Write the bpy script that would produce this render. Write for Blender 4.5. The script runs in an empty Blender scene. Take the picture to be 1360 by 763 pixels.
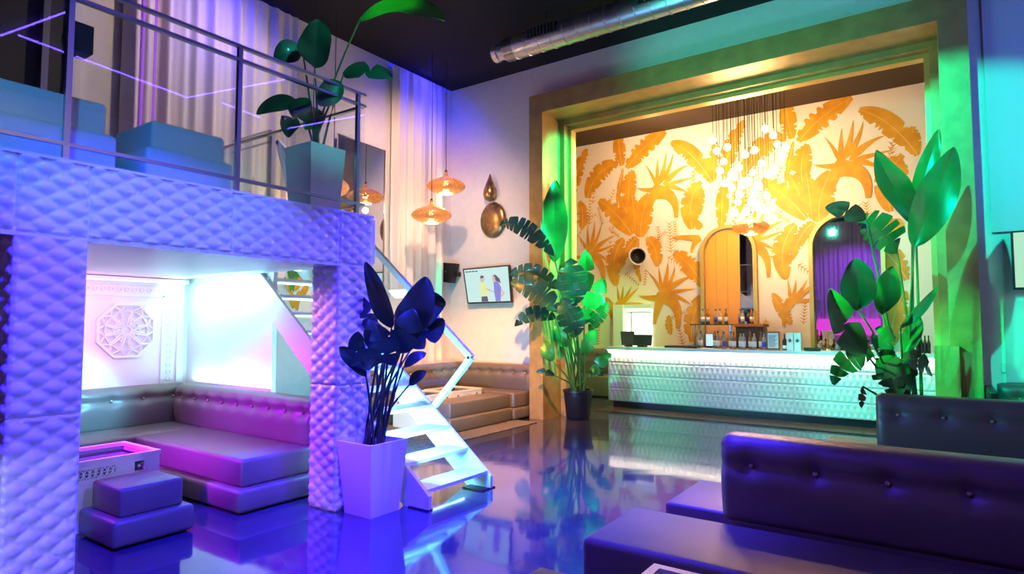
import bpy, bmesh, math, random
from mathutils import Vector, Matrix
PI = math.pi
sc = bpy.context.scene
col = sc.collection
R = random.Random(7)

# ------------------------------------------------------------------ camera
cam_d = bpy.data.cameras.new('camera'); cam = bpy.data.objects.new('camera', cam_d); col.objects.link(cam)
cam.location = (0, 0, 1.55)
cam.rotation_euler = (math.radians(90 + 3.385), 0, math.radians(34.992))
cam_d.sensor_width = 36; cam_d.lens = 820 / 1360 * 36; cam_d.clip_start = .05; cam_d.clip_end = 100
sc.camera = cam

# ------------------------------------------------------------------ world, colour, lights
sc.view_settings.view_transform = 'Standard'; sc.view_settings.look = 'None'
sc.view_settings.gamma = 1; sc.view_settings.exposure = 0.0
sc.view_settings.use_curve_mapping = False
try:
    sc.cycles.use_denoising = True
    sc.cycles.sample_clamp_indirect = 5
    sc.cycles.max_bounces = 8; sc.cycles.transparent_max_bounces = 16
    sc.cycles.caustics_reflective = False; sc.cycles.caustics_refractive = False
except Exception: pass
w = bpy.data.worlds.new('dark_club'); sc.world = w; w.use_nodes = True
w.node_tree.nodes['Background'].inputs[0].default_value = (.30, .22, .6, 1)
w.node_tree.nodes['Background'].inputs[1].default_value = .006

def spot(name, loc, target, color, energy, angle=50, blend=.5, r=.08):
    d = bpy.data.lights.new(name, 'SPOT'); d.color = color; d.energy = energy
    d.spot_size = math.radians(angle); d.spot_blend = blend; d.shadow_soft_size = r
    o = bpy.data.objects.new(name, d); col.objects.link(o); o.location = loc
    o.rotation_euler = (Vector(target) - Vector(loc)).to_track_quat('-Z', 'Y').to_euler()
    return o
def area(name, loc, target, color, energy, sx, sy, spread=180):
    d = bpy.data.lights.new(name, 'AREA'); d.color = color; d.energy = energy
    d.shape = 'RECTANGLE'; d.size = sx; d.size_y = sy; d.spread = math.radians(spread)
    o = bpy.data.objects.new(name, d); col.objects.link(o); o.location = loc
    o.rotation_euler = (Vector(target) - Vector(loc)).to_track_quat('-Z', 'Y').to_euler()
    return o
def point(name, loc, color, energy, r=.05):
    d = bpy.data.lights.new(name, 'POINT'); d.color = color; d.energy = energy; d.shadow_soft_size = r
    o = bpy.data.objects.new(name, d); col.objects.link(o); o.location = loc
    return o
BLUE = (.16, .14, 1); VIOLET = (.42, .18, 1); MAGENTA = (.9, .12, 1); CYAN = (.25, .9, 1)
GREEN = (.05, 1, .22); WARM = (1, .58, .28); ORANGE = (1, .5, .14)
# unseen spots for the coloured club light, some free in the air
spot('spot_violet_fascia', (1.2, 2.2, 4.4), (-4.15, 2.2, 1.15), (.14, .13, 1), 800, 30, .3)
spot('spot_blue_pillar', (-2.9, -1.2, .9), (-4.15, 1.25, .25), (.42, .48, 1), 170, 26, .35, .03)
spot('spot_blue_mezzanine', (.5, -1, 5.8), (-4.6, 1.9, 2.9), (.0, .46, 1), 650, 22, .5)
spot('spot_teal_mezzanine_plant', (-1.0, 2.2, 4.9), (-4.6, 3.5, 3.6), (.03, .75, .60), 420, 22, .6)
spot('spot_violet_planter', (.2, 2.2, 5.6), (-4.0, 3.5, .5), (.42, .20, 1), 420, 18, .5)
spot('spot_blue_floor', (-2.2, 3.6, 5.8), (-3.0, 4.4, 0), (.03, .015, 1), 9000, 56, .8)
spot('spot_blue_floor_near', (-2.0, 1.0, 5.8), (-3.8, 2.2, 0), (.02, .008, 1), 7500, 44, .8)
spot('spot_blue_sofa', (-3.2, .3, 5.7), (-.9, 3.1, .4), (.09, .03, 1), 750, 50, .6)
spot('spot_green_portal', (-1.2, 2.9, 5.7), (.15, 8.53, 2.7), (.0, 1, .7), 1900, 36, .3, .03)
spot('spot_green_left', (-.2, 8.70, 4.85), (-5.36, 9.08, 4.2), (.0, 1, .5), 6300, 15, .5)
spot('spot_green_left_middle', (-.2, 8.70, 4.85), (-5.36, 9.08, 3.0), (.0, 1, .5), 6300, 15, .5)
spot('spot_green_left_low', (-.2, 8.70, 4.85), (-5.36, 9.08, 1.6), (.0, 1, .5), 4500, 16, .5)
spot('spot_green_plant', (-1.6, 5.0, 5.7), (-4.85, 8.9, 1.6), (.03, 1, .22), 420, 16, .7)
spot('spot_green_plant_right', (-2.6, 3.8, 3.2), (-.45, 7.5, 1.45), (.0, 1, .25), 2400, 22, .8)
spot('spot_teal_head', (-2.6, 5.2, 4.2), (-2.0, 9.0, 5.2), (.04, .75, .5), 380, 70, .7)
spot('spot_mint_bar', (-4.2, 5.8, 5.6), (-4.8, 10.5, .4), (.10, 1, .42), 900, 24, .8)
spot('spot_mint_bar_right', (-.6, 5.8, 5.6), (-.8, 10.5, .4), (.08, 1, .55), 850, 34, .7)
spot('spot_cyan_right', (3.2, 4.5, 5.6), (1.3, 8.8, 1.5), (.0, .95, .75), 90, 50, .6)
spot('spot_blue_right', (2.4, 5.5, 3.6), (1.3, 8.8, 4.4), (.0, .20, 1), 200, 70, .6)
spot('spot_warm_lounge', (-3.6, 4.6, 5.8), (-6.3, 8.0, .4), (1, .38, .09), 4600, 36, .8)
spot('spot_warm_curtain', (-4.6, 5.4, 5.5), (-7.5, 7.6, 3.2), (1, .62, .40), 700, 70, .8)
spot('spot_warm_mezzanine', (-5.0, 5.0, 5.8), (-7.5, 3.6, 4.0), (1, .74, .40), 240, 80, .8)
spot('spot_lavender_right_wall', (2.5, 2.0, 5.6), (6, 3.5, 3.5), (.75, .6, 1), 1300, 80, .7)  # added to tint the unseen right wall for the mirror
spot('spot_warm_sofas', (-2.2, 8.2, 5.5), (-.6, 3.8, .9), (1, .5, .25), 350, 40, .7)
spot('spot_purple_back', (-1.5, -1.5, 5.6), (-3.4, -5, 2.6), (.26, .04, 1), 700, 60, .6)
spot('spot_green_leaf', (-3.0, 2.2, 5.4), (-3.943,3.762,4.362), (.05, 1, .12), 160, 16, .6)
# strip and bulb glow, plus unseen spots added to tint nook, bar and alcove
spot('nook_magenta', (-5.6, 1.3, 1.5), (-5.65, 3.5, .40), (.40, .003, 1), 1050, 64, 1.0, .05)
spot('nook_pink_stringer', (-5.2, 2.0, 1.9), (-5.45, 3.86, 1.45), (1, .32, .95), 45, 34, .9, .05)  # added to tint the stringer pink
area('nook_cyan_low', (-6.6, 3.872, .86), (-6.6, 3.90, 1.2), (.42, .95, 1), 9, 1.6, .03)  # unseen strip added behind the sofa back to wash the partition
spot('nook_purple_ottoman', (-6.4, 1.2, 1.95), (-5.2, 2.3, .3), (.5, .01, 1), 170, 60, .6, .05)
area('nook_pink_strip', (-7.3, 2.5, 2.03), (-7.6, 2.5, 1.5), (1, .30, .95), 26, .06, 2.6)
spot('nook_pink_glow', (-5.7, 2.5, 1.95), (-4.2, 3.4, 1.2), (1, .32, .95), 110, 44, .8, .05)
spot('nook_lilac_wall', (-5.3, 2.4, 1.9), (-7.6, 3.0, 1.5), (.95, .62, 1), 110, 44, .9, .08)  # added to brighten the nook wall
area('nook_cyan', (-6.6, 3.50, 1.95), (-6.6, 3.93, 1.75), (.42, .95, 1), 15, 1.7, .12)
spot('nook_cyan_side', (-5.0, 2.6, 1.9), (-7.5, 2.6, .62), (.10, .6, 1), 1000, 30, .8, .1)
area('stair_cyan', (-4.5, 3.95, .55), (-4.5, 4.74, .75), (.15, .75, 1), 190, 1.9, .06)
area('bar_strip', (-2.6, 10.515, 1.045), (-2.6, 10.60, .75), (1, .80, .56), 20, 5.2, .02)
spot('spot_pale_bar_middle', (-2.0, 5.6, 5.6), (-2.2, 10.5, .4), (.45, .62, 1), 650, 26, .9)
spot('spot_green_alcove_sofa', (-3.6, 9.8, 4.6), (-6.4, 12.2, .8), (.10, 1, .12), 520, 44, .8)
area('curtain_cove_blue', (-7.28, 7.95, 5.97), (-7.50, 7.95, 5.72), (.02, .015, 1), 40, .04, 1.6)
area('curtain_cove_blue_left', (-7.28, 4.1, 5.97), (-7.50, 4.1, 5.72), (.02, .015, 1), 36, .04, 2.4)
point('chandelier_glow', (-2.75, 10.9, 4.0), (1, .60, .28), 330, .35)
point('alcove_fill', (-4.6, 11.4, 4.9), (1, .66, .36), 110, .2)  # unseen fill added to the alcove, no fixture built

# ------------------------------------------------------------------ materials
def mat(name, color=(.5, .5, .5), rough=.5, metal=0, emis=None, estr=0, noise=0, nscale=8, bump=0, bscale=60, coat=0, spec=.5, color2=None, trans=0):
    m = bpy.data.materials.new(name); m.use_nodes = True
    nt = m.node_tree; b = nt.nodes['Principled BSDF']
    b.inputs['Base Color'].default_value = (*color, 1); b.inputs['Roughness'].default_value = rough
    b.inputs['Metallic'].default_value = metal; b.inputs['Coat Weight'].default_value = coat
    b.inputs['Specular IOR Level'].default_value = spec; b.inputs['Transmission Weight'].default_value = trans
    if emis: b.inputs['Emission Color'].default_value = (*emis, 1); b.inputs['Emission Strength'].default_value = estr
    if noise or bump:
        tc = nt.nodes.new('ShaderNodeTexCoord')
    if noise:
        n = nt.nodes.new('ShaderNodeTexNoise'); n.inputs['Scale'].default_value = nscale; n.inputs['Detail'].default_value = 4
        nt.links.new(tc.outputs['Object'], n.inputs['Vector'])
        r = nt.nodes.new('ShaderNodeValToRGB'); c2 = color2 or tuple(c * (1 - noise) for c in color)
        r.color_ramp.elements[0].color = (*c2, 1); r.color_ramp.elements[1].color = (*color, 1)
        r.color_ramp.elements[0].position = .35; r.color_ramp.elements[1].position = .65
        nt.links.new(n.outputs['Fac'], r.inputs['Fac']); nt.links.new(r.outputs['Color'], b.inputs['Base Color'])
    if bump:
        n2 = nt.nodes.new('ShaderNodeTexNoise'); n2.inputs['Scale'].default_value = bscale; n2.inputs['Detail'].default_value = 3
        nt.links.new(tc.outputs['Object'], n2.inputs['Vector'])
        bp = nt.nodes.new('ShaderNodeBump'); bp.inputs['Strength'].default_value = bump; bp.inputs['Distance'].default_value = .01
        nt.links.new(n2.outputs['Fac'], bp.inputs['Height']); nt.links.new(bp.outputs['Normal'], b.inputs['Normal'])
    return m
M = {}
M['wall'] = mat('wall_plaster', (.78, .72, .70), .7, noise=.05, bump=.08, bscale=30)
M['light_shape_socket'] = mat('pale_light_shape_socket', (.58, .62, .64), .55)  # paint for the built light rectangles and the socket
M['ceiling'] = mat('black_ceiling', (.006, .0055, .006), .9, noise=.3)
M['dark'] = mat('dark_navy_wall', (.012, .014, .03), .6)
M['alcove_ceiling'] = mat('brown_alcove_ceiling', (.035, .018, .006), .8)
M['white'] = mat('white_gloss_paint', (.82, .82, .84), .3, bump=.02)
M['relief'] = mat('white_relief_panel', (.80, .80, .84), .32)
M['bar_relief'] = mat('white_bar_relief', (.82, .84, .83), .3)
M['gold'] = mat('gold_leaf_paint', (.52, .34, .11), .42, metal=.35, noise=.22, nscale=5, bump=.25, bscale=26)
M['goldtrim'] = mat('gold_trim', (.72, .46, .13), .35, metal=.4)
M['vinyl'] = mat('bronze_vinyl', (.17, .145, .125), .38, metal=.2, noise=.12, nscale=3, bump=.12, bscale=260)
M['button'] = mat('metal_button', (.6, .5, .38), .3, metal=.8)
M['steel'] = mat('brushed_steel', (.42, .43, .46), .28, metal=1)
M['duct'] = mat('galvanised_duct', (.66, .66, .68), .3, metal=.95, noise=.15, nscale=6)
M['black'] = mat('black_plastic', (.012, .012, .014), .4)
M['blackpot'] = mat('black_pot', (.010, .012, .022), .35)
M['soil'] = mat('white_gravel', (.5, .46, .42), .9, noise=.6, nscale=60, bump=.8, bscale=80)
M['planter'] = mat('white_planter', (.8, .78, .8), .45)
M['stem'] = mat('green_stem', (.05, .16, .03), .45, noise=.3, nscale=10)
M['stemdark'] = mat('dark_stem', (.03, .06, .04), .5, noise=.3, nscale=10)
M['leaf'] = mat('green_leaf', (.04, .22, .04), .32, noise=.35, nscale=4, coat=.15)
M['leaflight'] = mat('light_green_leaf', (.08, .34, .06), .35, noise=.25, nscale=4, coat=.1)
M['leafdark'] = mat('dark_leaf', (.018, .085, .045), .45, noise=.4, nscale=4, coat=.2)
M['leafbrown'] = mat('dry_brown_leaf', (.22, .12, .05), .7, noise=.4, nscale=12)
M['brass'] = mat('aged_brass', (.42, .25, .12), .3, metal=.85, noise=.35, nscale=14, bump=.2, bscale=40)
M['cord'] = mat('black_cord', (.03, .025, .02), .6)
M['bulb'] = mat('lit_bulb', (1, .8, .5), .4, emis=(1, .62, .26), estr=7)
M['chbulb'] = mat('lit_chandelier_bulb', (1, .85, .6), .4, emis=(1, .76, .45), estr=30)
M['strip_blue'] = mat('blue_led', (0, 0, 0), .5, emis=(.01, .01, 1), estr=3)
M['strip_violet'] = mat('violet_led', (0, 0, 0), .5, emis=(.12, .06, 1), estr=55)
M['strip_purple'] = mat('purple_glow', (0, 0, 0), .5, emis=(.45, .08, 1), estr=.7)
M['added_magenta'] = mat('added_magenta_glow', (.2, 0, .2), .4, emis=(.85, .06, .75), estr=.9)
M['strip_pink'] = mat('pink_led', (0, 0, 0), .5, emis=(1, .45, .85), estr=3)
M['strip_cyan'] = mat('cyan_led', (0, 0, 0), .5, emis=(.45, .9, 1), estr=6)
M['strip_warm'] = mat('warm_led', (0, 0, 0), .5, emis=(1, .8, .55), estr=5)
M['curtain'] = mat('cream_curtain', (.74, .66, .60), .75, bump=.05, bscale=120)
M['mirror'] = mat('mirror_glass', (.9, .9, .9), .02, metal=1)
M['muralwall'] = mat('cream_wallpaper', (.90, .78, .66), .6)
M['mural'] = mat('orange_leaf_print', (.80, .38, .02), .55, noise=.3, nscale=3.5, color2=(.66, .26, .008))
M['muralvein'] = mat('pale_vein_print', (.92, .56, .18), .55)
M['rug'] = mat('grey_rug', (.20, .18, .17), .95, noise=.6, nscale=40, bump=.8, bscale=90)
M['tile'] = mat('brown_floor_tile', (.10, .06, .04), .25, noise=.35, nscale=5)
M['grout'] = mat('dark_grout', (.03, .025, .02), .8)
M['glassbottle'] = mat('clear_bottle', (.8, .75, .68), .08, spec=.8, trans=.6)
M['label'] = mat('white_label', (.85, .82, .78), .6)
M['liquor'] = mat('amber_liquor', (.5, .2, .04), .15, trans=.3)
M['bluecap'] = mat('blue_label', (.05, .06, .4), .5)
M['wood'] = mat('orange_wood', (.42, .14, .03), .5, noise=.3, nscale=6)
M['paper'] = mat('printed_paper', (.85, .85, .86), .7)
M['ink'] = mat('dark_ink', (.06, .06, .07), .7)
M['screen_blue'] = mat('blue_screen', (.05, .05, .1), .2, emis=(.35, .5, 1), estr=1.6)
M['screen_tv'] = mat('pale_cyan_screen', (.05, .05, .05), .3, emis=(.62, .93, .90), estr=.85)
M['tv_yellow'] = mat('screen_yellow', (.05, .05, .05), .3, emis=(.80, .95, .42), estr=.85)
M['tv_blue'] = mat('screen_blue_shirt', (.05, .05, .05), .3, emis=(.25, .22, .75), estr=.85)
M['tv_dark'] = mat('screen_dark', (.05, .05, .05), .3, emis=(.08, .06, .16), estr=.8)
M['tv_skin'] = mat('screen_skin', (.05, .05, .05), .3, emis=(.75, .52, .50), estr=.85)
M['screen_green'] = mat('pale_green_screen', (.05, .05, .05), .3, emis=(.55, .95, .65), estr=.8)
M['window'] = mat('lit_window_pane', (.8, .8, .85), .3, emis=(.9, .88, 1), estr=1.1)
M['darkglass'] = mat('dark_table_glass', (.01, .03, .04), .05, spec=.9)
M['charcoal'] = mat('charcoal_terminal', (.05, .045, .04), .4)

def glass_mat():
    m = bpy.data.materials.new('clear_pane'); m.use_nodes = True; nt = m.node_tree
    nt.nodes.remove(nt.nodes['Principled BSDF']); out = nt.nodes['Material Output']
    t = nt.nodes.new('ShaderNodeBsdfTransparent'); t.inputs[0].default_value = (.93, .97, .98, 1)
    g = nt.nodes.new('ShaderNodeBsdfGlossy'); g.inputs['Roughness'].default_value = .015
    f = nt.nodes.new('ShaderNodeFresnel'); ge = nt.nodes.new('ShaderNodeNewGeometry')
    ma = nt.nodes.new('ShaderNodeMath'); ma.operation = 'MULTIPLY_ADD'; ma.inputs[1].default_value = 1/1.5 - 1.5; ma.inputs[2].default_value = 1.5
    nt.links.new(ge.outputs['Backfacing'], ma.inputs[0]); nt.links.new(ma.outputs[0], f.inputs[0])
    mx = nt.nodes.new('ShaderNodeMixShader'); nt.links.new(f.outputs[0], mx.inputs[0])
    nt.links.new(t.outputs[0], mx.inputs[1]); nt.links.new(g.outputs[0], mx.inputs[2]); nt.links.new(mx.outputs[0], out.inputs[0])
    return m
M['orangepanel'] = mat('flat_orange_panel', (.85, .36, .05), .4)
M['glass'] = glass_mat()
def filigree():
    m = bpy.data.materials.new('pierced_brass'); m.use_nodes = True; nt = m.node_tree
    b = nt.nodes['Principled BSDF']; b.inputs['Base Color'].default_value = (.75, .40, .16, 1); b.inputs['Metallic'].default_value = .6; b.inputs['Roughness'].default_value = .35
    out = nt.nodes['Material Output']
    tc = nt.nodes.new('ShaderNodeTexCoord'); v = nt.nodes.new('ShaderNodeTexVoronoi'); v.inputs['Scale'].default_value = 34
    nt.links.new(tc.outputs['Object'], v.inputs['Vector'])
    lt = nt.nodes.new('ShaderNodeMath'); lt.operation = 'LESS_THAN'; lt.inputs[1].default_value = .36
    nt.links.new(v.outputs['Distance'], lt.inputs[0])
    ml = nt.nodes.new('ShaderNodeMath'); ml.operation = 'MULTIPLY'; ml.inputs[1].default_value = .75
    nt.links.new(lt.outputs[0], ml.inputs[0])
    t = nt.nodes.new('ShaderNodeBsdfTransparent'); t.inputs[0].default_value = (1, .85, .65, 1)
    tl = nt.nodes.new('ShaderNodeBsdfTranslucent'); tl.inputs[0].default_value = (.9, .5, .2, 1)
    mx0 = nt.nodes.new('ShaderNodeMixShader'); mx0.inputs[0].default_value = .22
    nt.links.new(b.outputs[0], mx0.inputs[1]); nt.links.new(tl.outputs[0], mx0.inputs[2])
    mx = nt.nodes.new('ShaderNodeMixShader'); nt.links.new(ml.outputs[0], mx.inputs[0])
    nt.links.new(mx0.outputs[0], mx.inputs[1]); nt.links.new(t.outputs[0], mx.inputs[2]); nt.links.new(mx.outputs[0], out.inputs[0])
    return m
M['filigree'] = filigree()
def floor_mat():
    m = mat('polished_epoxy_floor', (.05, .045, .085), .07, noise=.35, nscale=1.3, spec=.6, coat=.2)
    nt = m.node_tree; b = nt.nodes['Principled BSDF']; b.inputs['Coat Roughness'].default_value = .03
    tc = nt.nodes.new('ShaderNodeTexCoord'); n = nt.nodes.new('ShaderNodeTexNoise'); n.inputs['Scale'].default_value = 2.2; n.inputs['Detail'].default_value = 2
    nt.links.new(tc.outputs['Object'], n.inputs['Vector'])
    bp = nt.nodes.new('ShaderNodeBump'); bp.inputs['Strength'].default_value = .06; bp.inputs['Distance'].default_value = .03
    nt.links.new(n.outputs['Fac'], bp.inputs['Height']); nt.links.new(bp.outputs['Normal'], b.inputs['Normal']); nt.links.new(bp.outputs['Normal'], b.inputs['Coat Normal'])
    return m
M['floor'] = floor_mat()

# ------------------------------------------------------------------ builders
def wloc(o):
    v = Vector((0, 0, 0))
    while o is not None: v = v + Vector(o.location); o = o.parent
    return v
class MB:
    def __init__(s): s.v = []; s.f = []
    def add(s, vs, fs):
        k = len(s.v); s.v += [tuple(p) for p in vs]; s.f += [[i + k for i in f] for f in fs]; return s
    def box(s, x0, x1, y0, y1, z0, z1):
        return s.add([(x0,y0,z0),(x1,y0,z0),(x1,y1,z0),(x0,y1,z0),(x0,y0,z1),(x1,y0,z1),(x1,y1,z1),(x0,y1,z1)],
                     [[3,2,1,0],[4,5,6,7],[0,1,5,4],[1,2,6,5],[2,3,7,6],[3,0,4,7]])
    def rbox(s, x0, x1, y0, y1, z0, z1, r=.03, seg=3):
        bm = bmesh.new(); bmesh.ops.create_cube(bm, size=1)
        for v in bm.verts: v.co = Vector(((x0+x1)/2 + v.co.x*(x1-x0), (y0+y1)/2 + v.co.y*(y1-y0), (z0+z1)/2 + v.co.z*(z1-z0)))
        bmesh.ops.bevel(bm, geom=bm.edges[:], offset=r, segments=seg, affect='EDGES', profile=.5)
        bm.verts.index_update()
        s.add([v.co[:] for v in bm.verts], [[v.index for v in f.verts] for f in bm.faces]); bm.free(); return s
    def taper(s, cx, cy, z0, z1, a0, a1, b0=None, b1=None):
        b0 = b0 or a0; b1 = b1 or a1
        return s.add([(cx-a0,cy-b0,z0),(cx+a0,cy-b0,z0),(cx+a0,cy+b0,z0),(cx-a0,cy+b0,z0),(cx-a1,cy-b1,z1),(cx+a1,cy-b1,z1),(cx+a1,cy+b1,z1),(cx-a1,cy+b1,z1)],
                     [[3,2,1,0],[4,5,6,7],[0,1,5,4],[1,2,6,5],[2,3,7,6],[3,0,4,7]])
    def tube(s, path, r, n=8, r2=None):
        P = [Vector(p) for p in path]; rings = []; k0 = len(s.v); up = Vector((0, 0, 1))
        for i, p in enumerate(P):
            t = (P[min(i+1, len(P)-1)] - P[max(i-1, 0)]).normalized()
            a = t.cross(up if abs(t.z) < .95 else Vector((1, 0, 0))).normalized(); b = t.cross(a)
            rr = r if r2 is None else r + (r2 - r) * i / (len(P) - 1)
            for j in range(n):
                q = 2 * PI * j / n; s.v.append(tuple(p + a * math.cos(q) * rr + b * math.sin(q) * rr))
        for i in range(len(P) - 1):
            for j in range(n):
                A = k0 + i*n + j; B = k0 + i*n + (j+1) % n; s.f.append([A, B, B+n, A+n])
        s.f.append([k0 + j for j in range(n)][::-1]); s.f.append([k0 + (len(P)-1)*n + j for j in range(n)])
        return s
    def lathe(s, prof, c, n=20, axis='z'):
        k0 = len(s.v); c = Vector(c)
        for (r, h) in prof:
            for j in range(n):
                q = 2*PI*j/n; a, b = r*math.cos(q), r*math.sin(q)
                s.v.append(tuple(c + Vector({'z': (a, b, h), 'y': (a, h, b), 'x': (h, a, b)}[axis])))
        for i in range(len(prof)-1):
            for j in range(n):
                A = k0+i*n+j; B = k0+i*n+(j+1) % n; s.f.append([A, B, B+n, A+n])
        if prof[0][0] > 1e-4: s.f.append([k0+j for j in range(n)][::-1])
        if prof[-1][0] > 1e-4: s.f.append([k0+(len(prof)-1)*n+j for j in range(n)])
        return s
    def prism(s, pts, d):      # pts: 3-D polygon, extruded by vector d
        n = len(pts); d = Vector(d); P = [Vector(p) for p in pts]
        return s.add([tuple(p) for p in P] + [tuple(p + d) for p in P], [list(range(n))[::-1], [n+i for i in range(n)]] + [[i, (i+1) % n, n+(i+1) % n, n+i] for i in range(n)])
    def ball(s, c, r, n=10):
        return s.lathe([(max(1e-5, r*math.sin(PI*i/6)) if 0 < i < 6 else 1e-5, -r*math.cos(PI*i/6)) for i in range(7)], c, n)
    def rot(s, deg, c):        # about a vertical axis through c
        a = math.radians(deg); ca, sa = math.cos(a), math.sin(a)
        s.v = [(c[0] + (x-c[0])*ca - (y-c[1])*sa, c[1] + (x-c[0])*sa + (y-c[1])*ca, z) for x, y, z in s.v]; return s
    def build(s, name, m, parent=None, smooth=False, label=None):
        L = wloc(parent); me = bpy.data.meshes.new(name)
        me.from_pydata([(x-L.x, y-L.y, z-L.z) for x, y, z in s.v], [], s.f)
        bm = bmesh.new(); bm.from_mesh(me); bmesh.ops.recalc_face_normals(bm, faces=bm.faces); bm.to_mesh(me); bm.free()
        for mm in (m if isinstance(m, (list, tuple)) else [m]): me.materials.append(mm)
        if smooth:
            me.polygons.foreach_set('use_smooth', [True]*len(me.polygons))
            if smooth != 'all':
                try: me.set_sharp_from_angle(angle=math.radians(40))
                except Exception: pass
        o = bpy.data.objects.new(name, me); col.objects.link(o); o.parent = parent
        if label: o['label'] = label
        return o
def thing(name, label, cat, loc, group=None):
    o = bpy.data.objects.new(name, None); col.objects.link(o); o.location = loc; o.empty_display_size = .1
    return tag(o, label, cat, group)
def tag(o, label, cat, group=None):
    o['label'] = label; o['category'] = cat
    if group: o['group'] = group
    return o
def struct(o): o['kind'] = 'structure'; return o
def copy_tree(o, parent=None):
    c = o.copy(); col.objects.link(c); c.parent = parent
    for ch in list(o.children): copy_tree(ch, c)
    return c

def relief(mb, u0, u1, v0, v1, place, pw, ph, amp, step):
    """heightfield of staggered cushioned lozenges, mapped by place(u, v, h)"""
    nu = max(2, round((u1-u0)/step)); nv = max(2, round((v1-v0)/step)); vs = []; fs = []
    for j in range(nv+1):
        for i in range(nu+1):
            u = u0 + (u1-u0)*i/nu; v = v0 + (v1-v0)*j/nv
            a = u/pw + v/ph; b = u/pw - v/ph
            h = amp * (abs(math.sin(PI*a)) * abs(math.sin(PI*b))) ** .55
            da, db = a - round(a), b - round(b)
            h += amp*.55*math.exp(-(da*da+db*db)/.006)
            if i in (0, nu) or j in (0, nv): h = 0
            vs.append(place(u, v, h))
    for j in range(nv):
        for i in range(nu):
            k = j*(nu+1)+i; fs.append([k, k+1, k+nu+2, k+nu+1])
    return mb.add(vs, fs)

def tufted_back(parent, name, o, ang, length, z0, z1, thick, nb, zb=.62, label=None, amp=1.0):
    """backrest: starts at o, runs along ang (deg), front face on the local -y side"""
    nx = max(20, int(length*26)); nz = 14; r = min(thick*.45, .07); H = z1-z0; mb = MB()
    prof = [('f', 0, z0 + (H-r)*i/nz) for i in range(nz+1)]
    prof += [('t', r - r*math.cos(q), z1 - r + r*math.sin(q)) for q in (PI/6, PI/3, PI/2)]
    prof += [('t', thick - r + r*math.sin(q), z1 - r + r*math.cos(q)) for q in (0, PI/6, PI/3, PI/2)]
    prof += [('b', thick, z0)]
    zz = z0 + H*zb; bx = [length*(i+.5)/nb for i in range(nb)]
    a = math.radians(ang); ca, sa = math.cos(a), math.sin(a); n = len(prof); vs = []; fs = []
    T = lambda x, y, z: (o[0] + x*ca - y*sa, o[1] + x*sa + y*ca, z)
    for i in range(nx+1):
        x = length*i/nx; e = min(x, length-x); end = .03*max(0, 1-e/.04)**2
        for k, y, z in prof:
            yy = y
            if k == 'f':
                bul = -.03*math.sin(PI*min(1, max(0, (z-z0)/H))) * amp
                d = .020*math.exp(-((z-zz)/.03)**2)
                for b in bx:
                    q2 = (x-b)**2
                    d += .035*math.exp(-(q2+(z-zz)**2)/.0032)
                    if z > zz: d += .010*math.exp(-q2/.0006)
                yy = y + bul + d*amp + end
            elif k == 't': z = z - end*.5
            vs.append(T(x, yy, z))
    for i in range(nx):
        for j in range(n):
            A = i*n+j; B = i*n+(j+1) % n; fs.append([A, B, B+n, A+n])
    fs.append(list(range(n))); fs.append([nx*n+j for j in range(n)][::-1])
    ob = mb.add(vs, fs).build(name, M['vinyl'], parent, 'all', label)
    for b in bx:
        MB().ball(T(b, .012, zz), .014, 8).build('button', M['button'], ob, 'all')
    return ob

def leaf_mesh(base, mid, tip, w, twist=0., slits=0, face=(.57, -.82, 0.1), fold=.15, seed=0):
    rn = random.Random(seed); mb = MB()
    B, C, T = Vector(base), Vector(mid), Vector(tip)
    cen = lambda t: B*(1-t)**2 + C*2*t*(1-t) + T*t*t
    tan = lambda t: ((C-B)*2*(1-t) + (T-C)*2*t).normalized()
    F = Vector(face)
    def frame(t):
        a = tan(t); s = a.cross(F)
        if s.length < .15: s = a.cross(Vector((.8, .57, .3)))
        s.normalize(); nn = s.cross(a)
        return s*math.cos(twist) + nn*math.sin(twist), nn*math.cos(twist) - s*math.sin(twist)
    prof = lambda t: max(.02, math.sin(PI*min(1, t**.92*.985+.01)))**.68
    phase = rn.uniform(0, 6)
    def pt(t, s):
        S, N = frame(t); h = w/2*prof(t)
        wv = .05*w*math.sin(9*t+phase+2.5*s)*abs(s)
        return cen(t) + S*s*h + N*(fold*h*abs(s)**1.3 + wv)
    for side in (-1, 1):
        cuts = sorted([0., 1.] + [min(.95, max(.06, (i+1)/(slits+1) + rn.uniform(-.05, .05))) for i in range(slits)])
        for k in range(len(cuts)-1):
            a, b = cuts[k], cuts[k+1]; n = max(2, round((b-a)*18)); ns = 4; vs = []; fs = []
            g0 = rn.uniform(.08, .26)*(b-a) if k > 0 else 0; g1 = rn.uniform(.08, .26)*(b-a) if k < len(cuts)-2 else 0
            lean = rn.uniform(-.12, .12) if slits else 0
            for i in range(n+1):
                for j in range(ns+1):
                    s = j/ns; f = i/n; t = a + (b-a)*f
                    t2 = a + g0*s*s + (b-a-(g0+g1)*s*s)*f
                    p = pt(min(1, max(0, t2)), side*s)
                    if slits: p = p + frame(t)[1]*lean*w*s*s
                    vs.append(p)
            for i in range(n):
                for j in range(ns):
                    q = i*(ns+1)+j; fs.append([q, q+1, q+ns+2, q+ns+1])
            mb.add(vs, fs)
    # raised midrib
    path = [cen(t/10) + frame(t/10)[1]*(-.004) for t in range(11)]
    mb.tube(path, max(.004, w*.022), 5, .002)
    return mb

def stem(parent, root, tip, r0, r1, m, sag=.0):
    a, b = Vector(root), Vector(tip); c = (a+b)/2 + Vector((a.x-b.x, a.y-b.y, 0))*.18 + Vector((0, 0, sag))
    path = [a*(1-t)**2 + c*2*t*(1-t) + b*t*t for t in [i/8 for i in range(9)]]
    return MB().tube(path, r0, 7, r1).build('stem', m, parent, 'all')

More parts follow.
